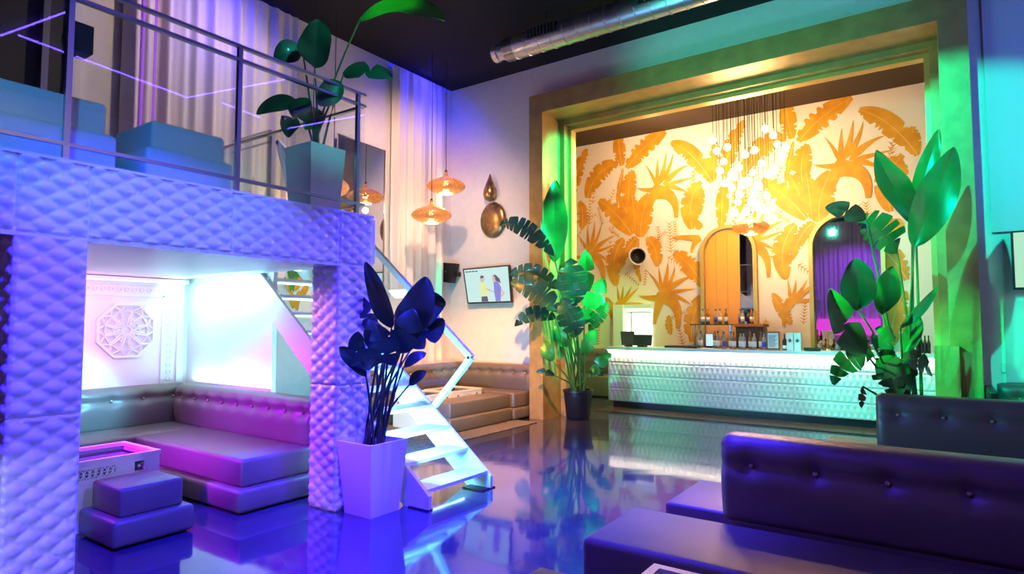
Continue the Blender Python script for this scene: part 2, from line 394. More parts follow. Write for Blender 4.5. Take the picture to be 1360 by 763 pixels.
# ================================================================== SETTING
def S(name, m, *boxes):
    mb = MB()
    for b in boxes: mb.box(*b)
    return struct(mb.build(name, m))
S('floor', M['floor'], (-7.8, 6.2, -5.2, 12.8, -.1, 0))
S('ceiling', M['ceiling'], (-7.8, 6.2, -5.2, 9.0, 6.0, 6.1))
S('ceiling_alcove', M['alcove_ceiling'], (-7.8, 2.2, 9.0, 12.8, 5.70, 5.8))
S('wall_left', M['wall'], (-7.75, -7.6, 2.62, 12.8, 0, 6.0))
S('wall_left_front', M['dark'], (-7.75, -7.6, -5.2, 2.62, 0, 6.0))
wb = S('wall_back', M['wall'], (-7.6, -5.42, 8.84, 9.0, 0, 6.0), (.10, 6.0, 8.84, 9.0, 0, 6.0), (-5.42, .10, 8.84, 9.0, 5.12, 6.0))
S('wall_right', M['wall'], (6.0, 6.15, -5.2, 9.0, 0, 6.0))
S('wall_front', M['wall'], (-7.75, 6.15, -5.2, -5.05, 0, 6.0))
mw = S('wall_alcove', M['muralwall'], (-7.6, 2.2, 12.6, 12.8, 0, 5.7))
S('wall_alcove_right', M['muralwall'], (2.0, 2.2, 9.0, 12.6, 0, 5.7))

# ---- mezzanine clad in quilted relief panels
mz = thing('mezzanine', 'white mezzanine balcony on square posts clad in quilted relief panels', 'balcony', (-4.147, 2.0, 0))
MB().box(-7.57, -4.16, -3.0, 3.80, 2.08, 2.48).build('deck', M['white'], mz)
XF = -4.16
fx = lambda u, v, h: (XF + h, u, v)
def fy(Y): return lambda u, v, h: (u, Y - h, v)
PWD, PHT, AMP, STP = .165, .108, .026, .0125
edges = [-3.0, -2.0, -1.2, -.3, .45, 1.186, 1.543, 2.45, 3.395, 3.765]
for a, b in zip(edges[:-1], edges[1:]):
    relief(MB(), a+.002, b-.002, 2.055, 2.5, fx, PWD, PHT, AMP, STP).build('relief_panel', M['relief'], mz, 'all')
MB().box(-4.5, XF+.004, -3.0, 3.77, 2.035, 2.08).build('fascia_underside', M['white'], mz)
MB().box(-4.2, XF+.02, -3.0, 3.77, 2.488, 2.505).build('fascia_cap', M['white'], mz)
for y0, y1, nm in ((1.186, 1.543, 'near'), (3.395, 3.765, 'far'), (-1.6, -1.25, 'hidden')):
    p = MB().box(-4.5, XF-.002, y0+.012, y1, 0, 2.07).build('post', M['white'], mz)
    for z0, z1 in ((.005, 1.03), (1.034, 2.053)):
        relief(MB(), y0, y1, z0, z1, fx, PWD, PHT, AMP, STP).build('relief_panel', M['relief'], p, 'all')
        relief(MB(), -4.5, XF, z0, z1, fy(y0+.01), PWD, PHT, AMP, STP).build('relief_panel', M['relief'], p, 'all')

# ---- nook under the mezzanine
npn = thing('wall_panel_or_light_shape', 'white nook wall panel with carved border and octagonal lattice rosette', 'wall panel', (-7.6, 2.6, 1.3))
MB().box(-7.6, -7.575, .8, 3.87, 0, 2.07).build('backing', M['white'], npn)
bd = MB()
bd.box(-7.575, -7.545, .8, 3.80, 1.99, 2.02); bd.box(-7.575, -7.545, .8, 3.62, 1.86, 1.88); bd.box(-7.575, -7.54, 3.78, 3.85, 0, 2.02); bd.box(-7.575, -7.545, 3.60, 3.62, 0, 1.88)
bd.build('border', M['white'], npn)
ft = MB()
for i in range(34):
    y = .9 + i*.08; ft.lathe([(.030, -.006), (.030, .006), (.018, .008), (.018, -.004)], (-7.57, y, 1.935), 8, 'x')
for i in range(20):
    z = 1.86 - i*.08; ft.lathe([(.030, -.006), (.030, .006), (.018, .008), (.018, -.004)], (-7.57, 3.70, z), 8, 'x')
ft.build('carved_scroll', M['white'], npn)['kind'] = 'stuff'
MB().box(-7.575, -7.48, .8, 3.87, 2.02, 2.07).build('cornice', M['white'], npn)
ros = MB(); cy_, cz_ = 3.22, 1.47; RR = .33
def ring(mb, r, n, x0, x1, wd, ph=0):
    for i in range(n):
        q0 = 2*PI*i/n+ph; q1 = 2*PI*(i+1)/n+ph
        mb.prism([(x0, cy_+r*math.cos(q0), cz_+r*math.sin(q0)), (x0, cy_+r*math.cos(q1), cz_+r*math.sin(q1)), (x0, cy_+(r-wd)*math.cos(q1), cz_+(r-wd)*math.sin(q1)), (x0, cy_+(r-wd)*math.cos(q0), cz_+(r-wd)*math.sin(q0))], (x1-x0, 0, 0))
ring(ros, RR, 8, -7.575, -7.535, .03, PI/8); ring(ros, .06, 12, -7.575, -7.54, .018); ring(ros, .14, 12, -7.575, -7.54, .014); ring(ros, .23, 16, -7.575, -7.54, .014)
for i in range(12):
    q = 2*PI*i/12
    for dq in (-.24, .24):
        a = (cy_+.06*math.cos(q), cz_+.06*math.sin(q)); b = (cy_+.23*math.cos(q+dq), cz_+.23*math.sin(q+dq)); c = (cy_+.31*math.cos(q), cz_+.31*math.sin(q))
        ros.tube([(-7.548, *a), (-7.548, *b)], .013, 4); ros.tube([(-7.548, *b), (-7.548, *c)], .013, 4)
ros.build('octagonal_rosette', M['white'], npn)
tag(MB().box(-7.6, -5.86, 3.93, 3.98, 0, 2.30).build('partition', M['white']), 'plain white partition under the stair lit bright cyan', 'partition')
tag(MB().box(-7.46, -7.43, .9, 3.8, 2.02, 2.034).build('led_strip', M['strip_pink']), 'pink light strip along the top of the nook wall', 'light strip')

# ---- floor strips, rug
ft_ = struct(MB().box(-5.2, 2.0, 9.95, 10.60, 0, .004).build('floor_bar', M['grout']))
for i in range(12):
    MB().box(-5.19+i*.6, -4.60+i*.6, 9.96, 10.59, .002, .009).build('tile', M['tile'], ft_)
tag(MB().rbox(-7.0, -5.27, 5.4, 8.22, 0, .014, .006, 1).build('rug', M['rug']), 'mottled grey rug under the bronze lounge ottoman', 'rug')

# ---- gold portal
pf = thing('portal_frame', 'wide stepped gold frame around the bar alcove', 'frame', (-2.6, 8.7, 0))
MB().box(-5.62, -5.36, 8.53, 9.12, 0, 5.37).build('left_jamb', M['gold'], pf)
MB().box(.04, .325, 8.53, 9.12, 0, 5.37).build('right_jamb', M['gold'], pf)
MB().box(-5.36, .04, 8.53, 9.12, 5.06, 5.37).build('head_beam', M['gold'], pf)
t1 = MB(); t1.box(-5.36, -5.27, 9.10, 9.24, 0, 5.06); t1.box(-.05, .04, 9.10, 9.24, 0, 5.06); t1.box(-5.27, -.05, 9.10, 9.24, 4.97, 5.06); t1.build('inner_trim', M['gold'], pf)
t2 = MB(); t2.box(-5.36, -5.21, 9.24, 9.40, 0, 5.06); t2.box(-.11, .04, 9.24, 9.40, 0, 5.06); t2.box(-5.21, -.11, 9.24, 9.40, 4.91, 5.06); t2.build('inner_lip', M['goldtrim'], pf)
tag(MB().box(-.11, .12, 8.34, 8.53, 0, 1.30).build('gold_plinth', M['gold']), 'low gold plinth against the right foot of the portal', 'plinth')

# ---- curtains
def curtain(x, y0, y1, z0, z1, label, seed):
    rn = random.Random(seed); n = int((y1-y0)*60); vs = []; fs = []; zs = [z0, z0+(z1-z0)*.5, z1-.35, z1-.08, z1]; a = [rn.uniform(0, 6) for _ in range(4)]
    for zi, z in enumerate(zs):
        for i in range(n+1):
            y = y0+(y1-y0)*i/n; am = [1, 1, .9, .5, .35][zi]
            h = am*(.035*math.sin(y*34+a[0]+.2*zi) + .028*math.sin(y*21+a[1]) + .015*math.sin(y*57+a[2]))
            vs.append((x+h, y, z))
    for j in range(len(zs)-1):
        for i in range(n):
            k = j*(n+1)+i; fs.append([k, k+1, k+n+2, k+n+1])
    return tag(MB().add(vs, fs).build('curtain', M['curtain'], None, 'all'), label, 'curtain')
curtain(-7.47, 3.05, 5.3, 2.5, 5.93, 'cream pleated curtain behind the mezzanine plant', 3)
tag(MB().box(-4.7, -2.2, -4.93, -4.85, 1.05, 1.75).build('added_glow_panel', M['added_magenta']), 'added magenta glow panel mirrored low in the right arched mirror', 'added light panel')  # unseen glow panel added only for the tint in the arched mirror
c_ = curtain(-5.02, 1.0, 5.6, .02, 5.93, 'purple lit curtain mirrored in the right arched mirror', 8)
c_.rotation_euler.z = math.radians(90); c_.location = (0, 0, 0)
curtain(-7.50, 7.22, 8.52, .02, 5.93, 'cream floor length curtain in the back corner behind the brass pendants', 5)
tag(MB().box(-7.585, -7.57, 3.0, 5.3, 5.945, 5.965).build('led_strip', M['strip_blue']), 'blue light strip at the ceiling above the mezzanine curtain', 'light strip')
tag(MB().box(-7.595, -7.58, 7.2, 8.75, 5.945, 5.965).build('led_strip', M['strip_blue']), 'blue light strip at the ceiling above the corner curtain', 'light strip')
struct(MB().box(-7.6, -7.52, 2.58, 2.66, 2.5, 6.0).build('trim_1', M['white']))
struct(MB().box(-7.6, -7.50, 2.30, 2.36, 2.5, 6.0).build('trim_2', M['steel']))
for y, s in ((3.20, 'left'), (3.33, 'right')):  # thin bars with purple emission
    tag(MB().box(-7.36, -7.34, y-.012, y+.012, 2.6, 5.9).build('purple_bar', M['strip_purple']), s + ' one of two upright glowing purple bars beside the mezzanine curtain', 'light tube')
mr = thing('wall_mirror', 'tall frameless mirror on the left wall reflecting a pendant', 'mirror', (-7.6, 6.6, 3))
MB().box(-7.6, -7.575, 6.05, 7.10, 1.7, 4.42).rot(6, (-7.58, 7.10)).build('glass', M['mirror'], mr)
MB().box(-7.6, -7.57, 7.10, 7.125, 1.7, 4.44).build('edge', M['steel'], mr)
MB().box(-7.6, -7.57, 6.05, 7.125, 4.42, 4.44).rot(6, (-7.58, 7.10)).build('edge', M['steel'], mr)
leaf_pnl = thing('leaf_panel', 'tall panel of orange and green leaves seen through the stair treads', 'picture', (-7.6, 5.5, 2))  # flat orange and green leaves on a cream panel
MB().box(-7.6, -7.58, 5.30, 5.70, 1.62, 2.40).build('panel', M['muralwall'], leaf_pnl)
for i in range(9):
    y = 5.36+.28*R.random(); z = 1.70+.5*R.random(); an = R.uniform(-.7, .7)
    leaf_mesh((-7.57, y, z), (-7.57, y+.08*an, z+.12), (-7.57, y+.2*an, z+.25), .10, 0, 0, (1, 0, 0), .02, i).build('leaf', M[['mural', 'leaf', 'mural'][i % 3]], leaf_pnl)

# ---- glass railing of the mezzanine
gr = thing('glass_railing', 'steel and glass railing along the mezzanine front and end', 'railing', (-4.25, 2, 2.5))
XR = -4.25
for z, n_ in ((3.62, 'handrail'), (3.517, 'top_clamp_rail'), (2.615, 'bottom_rail')):
    MB().box(XR-.018, XR+.018, -2.9, 3.745, z-.011, z+.011).build(n_, M['steel'], gr)
    MB().box(-6.6, XR-.018, 3.715, 3.745, z-.011, z+.011).build(n_, M['steel'], gr) if n_ != 'handrail' else None
for y in (-1.0, 1.44, 2.525, 3.66):
    MB().box(XR-.016, XR+.016, y-.016, y+.016, 2.505, 3.609).build('post', M['steel'], gr)
for y0, y1 in ((-2.8, -1.03), (-.97, 1.41), (1.47, 2.495), (2.555, 3.63), (3.69, 3.735)):
    MB().box(XR-.005, XR+.005, y0, y1, 2.635, 3.50).build('glass_pane', M['glass'], gr)
for x0, x1 in ((-5.4, -4.29), (-6.55, -5.44)):
    MB().box(x0, x1, 3.726, 3.736, 2.635, 3.50).build('glass_pane', M['glass'], gr)
MB().box(-6.62, -6.58, 3.71, 3.75, 2.49, 3.60).build('post', M['steel'], gr)
sg = thing('stair_guard', 'steel guard rail at the stair head behind the mezzanine planter', 'railing', (-6.7, 4.3, 2.5))
ge_ = (-6.562,4.300,3.878)
MB().box(-7.36, ge_[0], 4.30, 4.33, ge_[2]-.022, ge_[2]).build('rail', M['steel'], sg); MB().box(-7.36, ge_[0], 4.30, 4.325, ge_[2]-.16, ge_[2]-.14).build('rail', M['steel'], sg)
MB().box(ge_[0]-.035, ge_[0], 4.30, 4.335, 2.482, ge_[2]-.02).build('post', M['steel'], sg)

spk = thing('loudspeaker', 'small black loudspeaker fixed to the mezzanine railing post', 'loudspeaker', (-4.33, 1.5, 3.3))
MB().rbox(-4.43, -4.285, 1.46, 1.58, 3.22, 3.40, .008, 2).build('cabinet', M['black'], spk)
MB().box(-4.40, -4.27, 1.445, 1.462, 3.28, 3.33).build('bracket', M['black'], spk)

def two_tier(label, x0, x1, y0, y1, zb, z1, z2, inset, m, name='ottoman', group=None, sides='xy'):
    t = thing(name, label, 'ottoman', ((x0+x1)/2, (y0+y1)/2, zb), group)
    MB().rbox(x0, x1, y0, y1, zb+.012, z1, .03, 3).build('base_tier', m, t, True)
    MB().rbox(x0+inset, x1-inset, y0+inset, y1-inset, z1-.005, z2, .025, 3).build('seat_cushion', m, t, True)
    return t
two_tier('white two tier ottoman at the far left of the mezzanine', -5.2, -4.42, .75, 1.79, 2.48, 2.78, 2.99, .05, M['planter'])
two_tier('white two tier ottoman in the middle of the mezzanine behind the glass', -5.1, -4.42, 1.97, 2.60, 2.48, 2.77, 2.97, .05, M['planter'])

# ---- fretwork tables
def fret_table(label, x0, x1, y0, y1, zb, z1):
    t = thing('fretwork_table', label, 'table', ((x0+x1)/2, (y0+y1)/2, zb))
    th = .04; rim = MB(); rim.box(x0, x1, y0, y0+th, z1-.03, z1); rim.box(x0, x1, y1-th, y1, z1-.03, z1); rim.box(x0, x0+th, y0+th, y1-th, z1-.03, z1); rim.box(x1-th, x1, y0+th, y1-th, z1-.03, z1)
    rim.build('rim', M['white'], t)
    MB().box(x0+th, x1-th, y0+th, y1-th, z1-.08, z1-.055).build('glass_top', M['darkglass'], t)
    def side(along, fixed, a0, a1):
        L = a1-a0; zt = z1-.03; mb = MB(); fb = MB()
        def bx(u0, u1, w0, w1, mb_=mb, d0=-.009, d1=.009):
            if along == 'y': mb_.box(fixed+d0, fixed+d1, u0, u1, w0, w1)
            else: mb_.box(u0, u1, fixed+d0, fixed+d1, w0, w1)
        za, zc = zt-.11, zt-.035
        bx(a0, a1, zc, zt); bx(a0, a1, zb, za)
        holes = [(.13, .21), (.36, .66), (.80, .88)]; prev = 0
        for h0, h1 in holes: bx(a0+prev*L, a0+h0*L, za, zc); prev = h1
        bx(a0+prev*L, a1, za, zc); mb.build('side_panel', M['white'], t)
        n = 7; u0, u1 = a0+.36*L, a0+.66*L; st = (u1-u0)/n
        for i in range(n):
            A, B = u0+i*st, u0+(i+1)*st
            for p, q in (((A, za), (B, zc)), ((A, zc), (B, za)), (((A+B)/2, za), ((A+B)/2, zc)), ((A, (za+zc)/2), (B, (za+zc)/2))):
                if along == 'y': fb.tube([(fixed, p[0], p[1]), (fixed, q[0], q[1])], .005, 4)
                else: fb.tube([(p[0], fixed, p[1]), (q[0], fixed, q[1])], .005, 4)
        for h0, h1 in (holes[0], holes[2]):
            cu = a0+(h0+h1)/2*L
            fb.ball((fixed, cu, (za+zc)/2) if along == 'y' else (cu, fixed, (za+zc)/2), .012, 6)
        fb.build('fretwork', M['white'], t)['kind'] = 'stuff'
    side('y', x1-.015, y0+.01, y1-.01); side('x', y0+.015, x0+.01, x1-.01); side('y', x0+.015, y0+.01, y1-.01); side('x', y1-.015, x0+.01, x1-.01)
    MB().box(x0+.03, x1-.03, y0+.03, y1-.03, zb+.02, zb+.04).build('bottom_shelf', M['white'], t)
    return t
fret_table('white fretwork table with recessed dark glass in the purple nook', -5.93, -5.29, 1.60, 2.55, 0, .52)
fret_table('nearer white fretwork table on the rug of the back lounge', -6.80, -6.22, 6.60, 7.30, .0145, .50)
fret_table('farther white fretwork table by the bronze corner sofa', -6.85, -6.24, 7.34, 8.06, .0145, .50)
fret_table('white fretwork table corner at the bottom edge by the near sofa', -1.08, -.35, 1.75, 2.63, 0, .50)
fret_table('small white fretwork table between the mezzanine ottomans', -5.60, -5.22, 1.82, 2.42, 2.483, 2.92)

# ---- sofas
def cushion(t, x0, x1, y0, y1, z0, z1, r=.035, name='seat', m='vinyl'): return MB().rbox(x0, x1, y0, y1, z0, z1, r, 3).build(name, M[m], t, True)
ns = thing('corner_sofa', 'L shaped tufted vinyl sofa glowing magenta in the mezzanine nook', 'sofa', (-6.2, 3.2, 0))
cushion(ns, -6.66, -4.69, 2.88, 3.84, .012, .20, name='base'); cushion(ns, -6.66, -4.76, 2.94, 3.84, .195, .43)
cushion(ns, -7.5, -6.68, .9, 3.84, .012, .20, name='base'); cushion(ns, -7.5, -6.70, .9, 3.84, .195, .43)
tufted_back(ns, 'backrest', (-7.24, 3.62), 0, 2.46, .42, .86, .20, 9, .68)
tufted_back(ns, 'backrest', (-7.30, .9), 90, 2.9, .42, .86, .20, 9, .68)
two_tier('bronze two tier ottoman lit blue and purple beside the near pillar', -5.24, -4.66, 1.95, 2.51, 0, .20, .40, .06, M['vinyl'])
two_tier('wide bronze two tier ottoman on the rug of the back lounge', -6.18, -5.66, 6.60, 8.10, .004, .22, .43, .05, M['vinyl'])
ls = thing('corner_sofa', 'bronze tufted corner sofa in the back lounge below the television', 'sofa', (-6.8, 8.2, 0))
cushion(ls, -7.36, -5.64, 8.12, 8.80, .016, .20, name='base'); cushion(ls, -7.36, -5.67, 8.16, 8.80, .195, .44)
cushion(ls, -7.36, -6.95, 5.6, 8.10, .016, .20, name='base'); cushion(ls, -7.36, -6.98, 5.6, 8.12, .195, .44)
tufted_back(ls, 'backrest', (-7.36, 8.60), 0, 1.72, .43, .86, .20, 7, .68)
tufted_back(ls, 'backrest', (-7.16, 5.6), 90, 2.98, .43, .86, .20, 11, .68)
s1 = thing('tufted_sofa', 'near tufted vinyl sofa at the bottom right with dark blue backrest', 'sofa', (-.2, 3.3, 0))
cushion(s1, -1.62, 3.0, 2.95, 3.64, .19, .42); cushion(s1, -1.56, 3.0, 3.0, 3.66, .012, .20, name='base')
tufted_back(s1, 'backrest', (-1.10, 3.70), 0, 4.0, .42, .90, .24, 12, .66)
MB().box(-1.05, 2.85, 3.70, 3.92, .012, .425).build('back_support', M['vinyl'], s1)
s2 = thing('tufted_sofa', 'farther tufted vinyl sofa at the right standing before the bar plant', 'sofa', (1, 6.3, 0))
cushion(s2, -1.0, 3.0, 5.66, 6.34, .19, .42); cushion(s2, -.95, 3.0, 5.7, 6.36, .012, .20, name='base')
tufted_back(s2, 'backrest', (-.53, 6.40), 0, 3.6, .42, .92, .24, 11, .66)
MB().box(-.48, 2.9, 6.40, 6.62, .012, .425).build('back_support', M['vinyl'], s2)
s3 = thing('tufted_sofa', 'green lit sofa against the cyan wall at the far right edge', 'sofa', (1.5, 8.4, 0))
cushion(s3, .42, 3.0, 7.9, 8.78, .012, .44); tufted_back(s3, 'backrest', (.45, 8.55), 0, 2.5, .43, .90, .22, 7, .66)
MB().rbox(.34, .42, 8.0, 8.80, .012, .86, .02, 2).build('side_panel', M['black'], s3)
s4 = thing('tufted_sofa', 'green lit sofa in the alcove behind the potted plant left of the bar', 'sofa', (-6.5, 12, 0))
cushion(s4, -7.5, -5.75, 11.75, 12.5, .012, .45); tufted_back(s4, 'backrest', (-7.5, 12.28), 0, 1.75, .44, 1.0, .22, 5, .66)
def low_ottoman(label, x0, x1, y0, y1, z):
    t = thing('ottoman', label, 'ottoman', ((x0+x1)/2, (y0+y1)/2, 0))
    cushion(t, x0, x1, y0, y1, z-.19, z, .02, 'seat_cushion'); cushion(t, x0+.03, x1-.03, y0+.03, y1-.03, .012, z-.18, .02, 'base_tier')
low_ottoman('tan topped ottoman just behind the end of the near sofa', -1.56, -.75, 3.99, 4.72, .37)
low_ottoman('pale topped ottoman behind the second sofa near the bar front', -1.03, -.2, 6.68, 7.30, .38)
low_ottoman('purple ottoman corner at the bottom edge in the middle', -1.59, -1.14, 1.85, 2.50, .42)

# ---- stair
st = thing('staircase', 'white open tread staircase with glowing cyan edges climbing to the mezzanine', 'staircase', (-4.5, 4.3, 0))
TN = .80; XFt = -3.56; Y0s, Y1s = 3.86, 4.74
def stringer(y0, y1):
    up = .03; dn = .29
    top = 2.48; xa = XFt
    pts = [(xa+.02, y0, 0), (xa+.02, y0, .12), (xa+.02-(top-.12)/TN, y0, top), (xa+.02-top/TN-.26, y0, top), (xa-.27, y0, 0)]
    return MB().prism(pts, (0, y1-y0, 0))
stringer(Y0s, Y0s+.035).build('stringer', M['white'], st); stringer(Y1s-.035, Y1s).build('stringer', M['white'], st)
for i in range(13):
    z = .165 + i*.188; x = XFt - .02 - i*.188/TN
    tr = MB().box(x-.27, x, Y0s+.035, Y1s-.035, z-.03, z).build('tread', M['white'], st)
    MB().box(x-.262, x-.250, Y0s+.06, Y1s-.06, z-.045, z-.030).build('led_strip', M['strip_cyan'], tr)
MB().box(XFt-.22, XFt+.02, Y1s-.16, Y1s+.04, 0, .012).build('foot_plate', M['black'], st)
MB().box(XFt-.20, XFt+.02, Y0s-.02, Y0s+.05, 0, .012).build('foot_plate', M['black'], st)
MB().box(-7.57, -6.62, Y0s, Y1s, 2.36, 2.48).build('landing', M['white'], st)
hr = MB(); P0, P1, P2 = Vector((-4.26, 4.70, .72)), Vector((-3.79, 4.70, 1.22)), Vector((-7.018,4.700,3.917))
P3 = Vector((-6.705,4.700,3.140))
for a, b in ((P0, P1), (P1, P2), (P2, P3)):
    d = (b-a).normalized(); n = Vector((-d.z, 0, d.x))*.028
    hr.prism([a-n, b-n, b+n, a+n], (0, .05, 0))
hr.build('handrail', M['white'], st)
MB().prism([P0+Vector((.0, .02, .03)), P1+Vector((-.04, .02, 0)), P2+Vector((.03, .02, -.03)), P3+Vector((.02, .02, 0))], (0, .01, 0)).build('glass_pane', M['glass'], st)
tag(MB().box(-4.9, -3.85, Y0s+.30, Y0s+.32, .012, .03).build('led_strip', M['strip_cyan']), 'cyan light strip on the floor below the stair', 'light strip')

# ---- planters and plants
def square_planter(t, cx, cy, z0, z1, a0, a1, rot=0):
    mb = MB().taper(cx, cy, z0, z1, a0, a1); mb.f = [f for i, f in enumerate(mb.f) if i != 1]
    mb.taper(cx, cy, z0+.04, z1, a0-.025, a1-.025); mb.f = [f for i, f in enumerate(mb.f) if i not in (6,)]
    k = 0; mb.f.append([4, 5, 13, 12]); mb.f.append([5, 6, 14, 13]); mb.f.append([6, 7, 15, 14]); mb.f.append([7, 4, 12, 15])
    mb.rot(rot, (cx, cy)).build('planter', M['planter'], t)
    MB().taper(cx, cy, z1-.08, z1-.05, a1-.04, a1-.03).rot(rot, (cx, cy)).build('gravel', M['soil'], t)
def plant(t, root, leaves, mats, stemmat, sr=.011, spread=.06, faces=None):
    for i, L in enumerate(leaves):
        b, m_, tp, wd, tw, sl = L[:6]; mk = L[6] if len(L) > 6 else mats[i % len(mats)]
        leaf_mesh(b, m_, tp, wd, tw, sl, seed=i*11+3).build('leaf', M[mk], t, 'all')
        q = 2.4*i; stem(t, (root[0]+spread*math.cos(q), root[1]+spread*math.sin(q), root[2]), b, sr, sr*.5, M[stemmat])

# plant on the mezzanine
pA = thing('potted_plant', 'broad leaved plant in a white planter at the mezzanine corner', 'plant', (-4.63, 3.50, 2.48))
square_planter(pA, -4.63, 3.50, 2.482, 3.13, .15, .19)
plant(pA, (-4.63, 3.50, 3.06), [
    ((-4.390,3.297,3.760),(-4.288,3.223,3.918),(-4.271,3.243,4.132),0.329,0.20,0), ((-4.718,3.409,4.019),(-4.722,3.262,4.014),(-4.847,3.205,3.908),0.209,0.30,0), ((-4.144,3.577,4.233),(-3.687,3.763,4.413),(-3.492,3.957,4.188),0.282,0.50,0),
    ((-4.369,3.589,3.787),(-4.117,3.651,3.830),(-3.974,3.810,3.741),0.178,0.30,1), ((-4.234,3.447,3.654),(-4.241,3.342,3.516),(-4.351,3.321,3.427),0.198,0.50,0), ((-4.776,3.430,3.547),(-4.913,3.299,3.621),(-5.178,3.257,3.494),0.150,0.30,0),
    ((-4.439,3.293,3.491),(-4.555,3.191,3.319),(-4.674,3.241,3.187),0.271,-0.20,1), ((-4.527,3.506,3.449),(-4.523,3.402,3.398),(-4.634,3.388,3.286),0.178,0.30,0)],
    ['leafdark', 'leafdark', 'leaflight', 'leafdark', 'leafdark', 'leafdark', 'leafdark', 'leaf'], 'stem', .013, .05)
# dark plant by the stair
pB = thing('potted_plant', 'dark blue leaved plant in a tapered white planter at the stair foot', 'plant', (-3.93, 3.61, 0))
square_planter(pB, -3.935, 3.60, .0, .585, .155, .205)
plant(pB, (-3.935, 3.60, .52), [
    ((-3.784,3.653,1.512),(-3.809,3.547,1.724),(-3.943,3.506,2.065),0.188,0.35,0), ((-3.566,3.593,1.417),(-3.401,3.590,1.669),(-3.380,3.634,1.922),0.280,0.10,0), ((-3.699,3.604,1.501),(-3.457,3.648,1.713),(-3.310,3.792,1.708),0.311,0.10,1), ((-3.698,3.744,1.393),(-3.489,3.784,1.439),(-3.404,3.882,1.581),0.228,0.20,1),
    ((-3.704,3.462,1.418),(-3.785,3.322,1.467),(-3.906,3.314,1.322),0.169,0.40,1), ((-3.725,3.329,1.138),(-3.759,3.204,1.312),(-3.868,3.178,1.363),0.130,0.30,0), ((-4.036,3.719,1.446),(-4.077,3.642,1.621),(-4.195,3.667,1.801),0.168,0.30,1), ((-3.792,3.895,1.329),(-3.653,3.942,1.498),(-3.625,4.075,1.537),0.110,0.50,0),
    ((-3.761,3.775,1.181),(-3.635,3.797,1.292),(-3.621,3.901,1.294),0.101,0.30,0), ((-3.693,3.771,1.034),(-3.570,3.744,1.129),(-3.537,3.812,1.151),0.095,0.20,0), ((-3.632,3.413,1.243),(-3.659,3.274,1.318),(-3.780,3.224,1.224),0.179,0.30,0), ((-3.602,3.498,1.216),(-3.580,3.387,1.380),(-3.646,3.359,1.538),0.229,0.10,2), ((-3.571,3.532,1.310),(-3.451,3.501,1.491),(-3.437,3.542,1.669),0.241,0.00,1), ((-3.733,3.541,1.306),(-3.749,3.463,1.444),(-3.855,3.469,1.581),0.183,0.20,0)],
    ['leafdark'], 'stemdark', .015, .08)
# plant at the left foot of the portal
pC = thing('potted_plant', 'tall bird of paradise plant in a black pot at the portal foot', 'plant', (-4.95, 8.95, 0))
MB().lathe([(.17, 0), (.19, .02), (.235, .42), (.25, .43), (.25, .47), (.22, .47), (.215, .40), (1e-5, .40)], (-4.95, 8.95, .002), 28).build('pot', M['blackpot'], pC, True)
MB().lathe([(.21, .40), (.2, .43), (1e-5, .44)], (-4.95, 8.95, .002), 20).build('soil', M['soil'], pC)
plant(pC, (-4.95, 8.95, .42), [
    ((-5.245,8.729,2.568),(-5.204,8.607,3.225),(-5.228,8.736,3.927),0.446,0.00,0), ((-5.091,8.450,2.633),(-5.390,7.947,3.248),(-5.688,7.795,3.089),0.293,0.20,8), ((-5.066,8.546,2.106),(-5.325,8.212,2.494),(-5.733,8.105,2.326),0.314,0.20,6), ((-5.011,8.449,1.741),(-5.239,8.101,2.221),(-5.613,7.977,2.193),0.406,0.20,7),
    ((-5.139,8.569,1.623),(-5.355,8.212,1.848),(-5.640,8.141,1.502),0.268,0.20,5), ((-4.761,8.539,1.858),(-4.740,8.410,2.207),(-4.834,8.485,2.572),0.497,0.10,6), ((-4.724,8.514,1.362),(-4.726,8.308,1.654),(-4.844,8.307,1.947),0.426,0.10,5), ((-4.952,8.978,1.525),(-4.696,9.052,1.895),(-4.632,9.287,2.277),0.370,0.10,2),
    ((-4.938,9.168,2.029),(-4.819,9.030,2.394),(-4.858,9.083,2.777),0.304,0.20,1), ((-4.801,9.061,1.426),(-4.557,9.017,1.708),(-4.489,9.156,1.894),0.224,0.20,5), ((-5.215,8.595,0.943),(-5.257,8.480,1.115),(-5.385,8.595,1.280),0.217,0.10,0), ((-5.146,8.527,0.721),(-5.186,8.319,0.822),(-5.356,8.320,0.785),0.109,0.20,1),
    ((-4.664,8.893,0.707),(-4.469,8.856,0.991),(-4.390,9.045,1.069),0.193,0.30,2), ((-4.662,8.839,0.830),(-4.518,8.845,0.848),(-4.546,9.030,0.703),0.167,0.30,0), ((-4.894,9.020,1.056),(-4.720,8.931,1.258),(-4.663,9.061,1.452),0.249,0.20,1), ((-5.207,9.021,1.147),(-5.232,8.867,1.388),(-5.383,8.927,1.626),0.276,0.20,0)],
    ['leaf', 'leafdark', 'leafdark', 'leafdark', 'leafdark', 'leafdark', 'leafdark', 'leaflight', 'leaf', 'leaf', 'leaf', 'leafdark', 'leaf', 'leaf', 'leaflight', 'leaf'], 'stem', .02, .10)
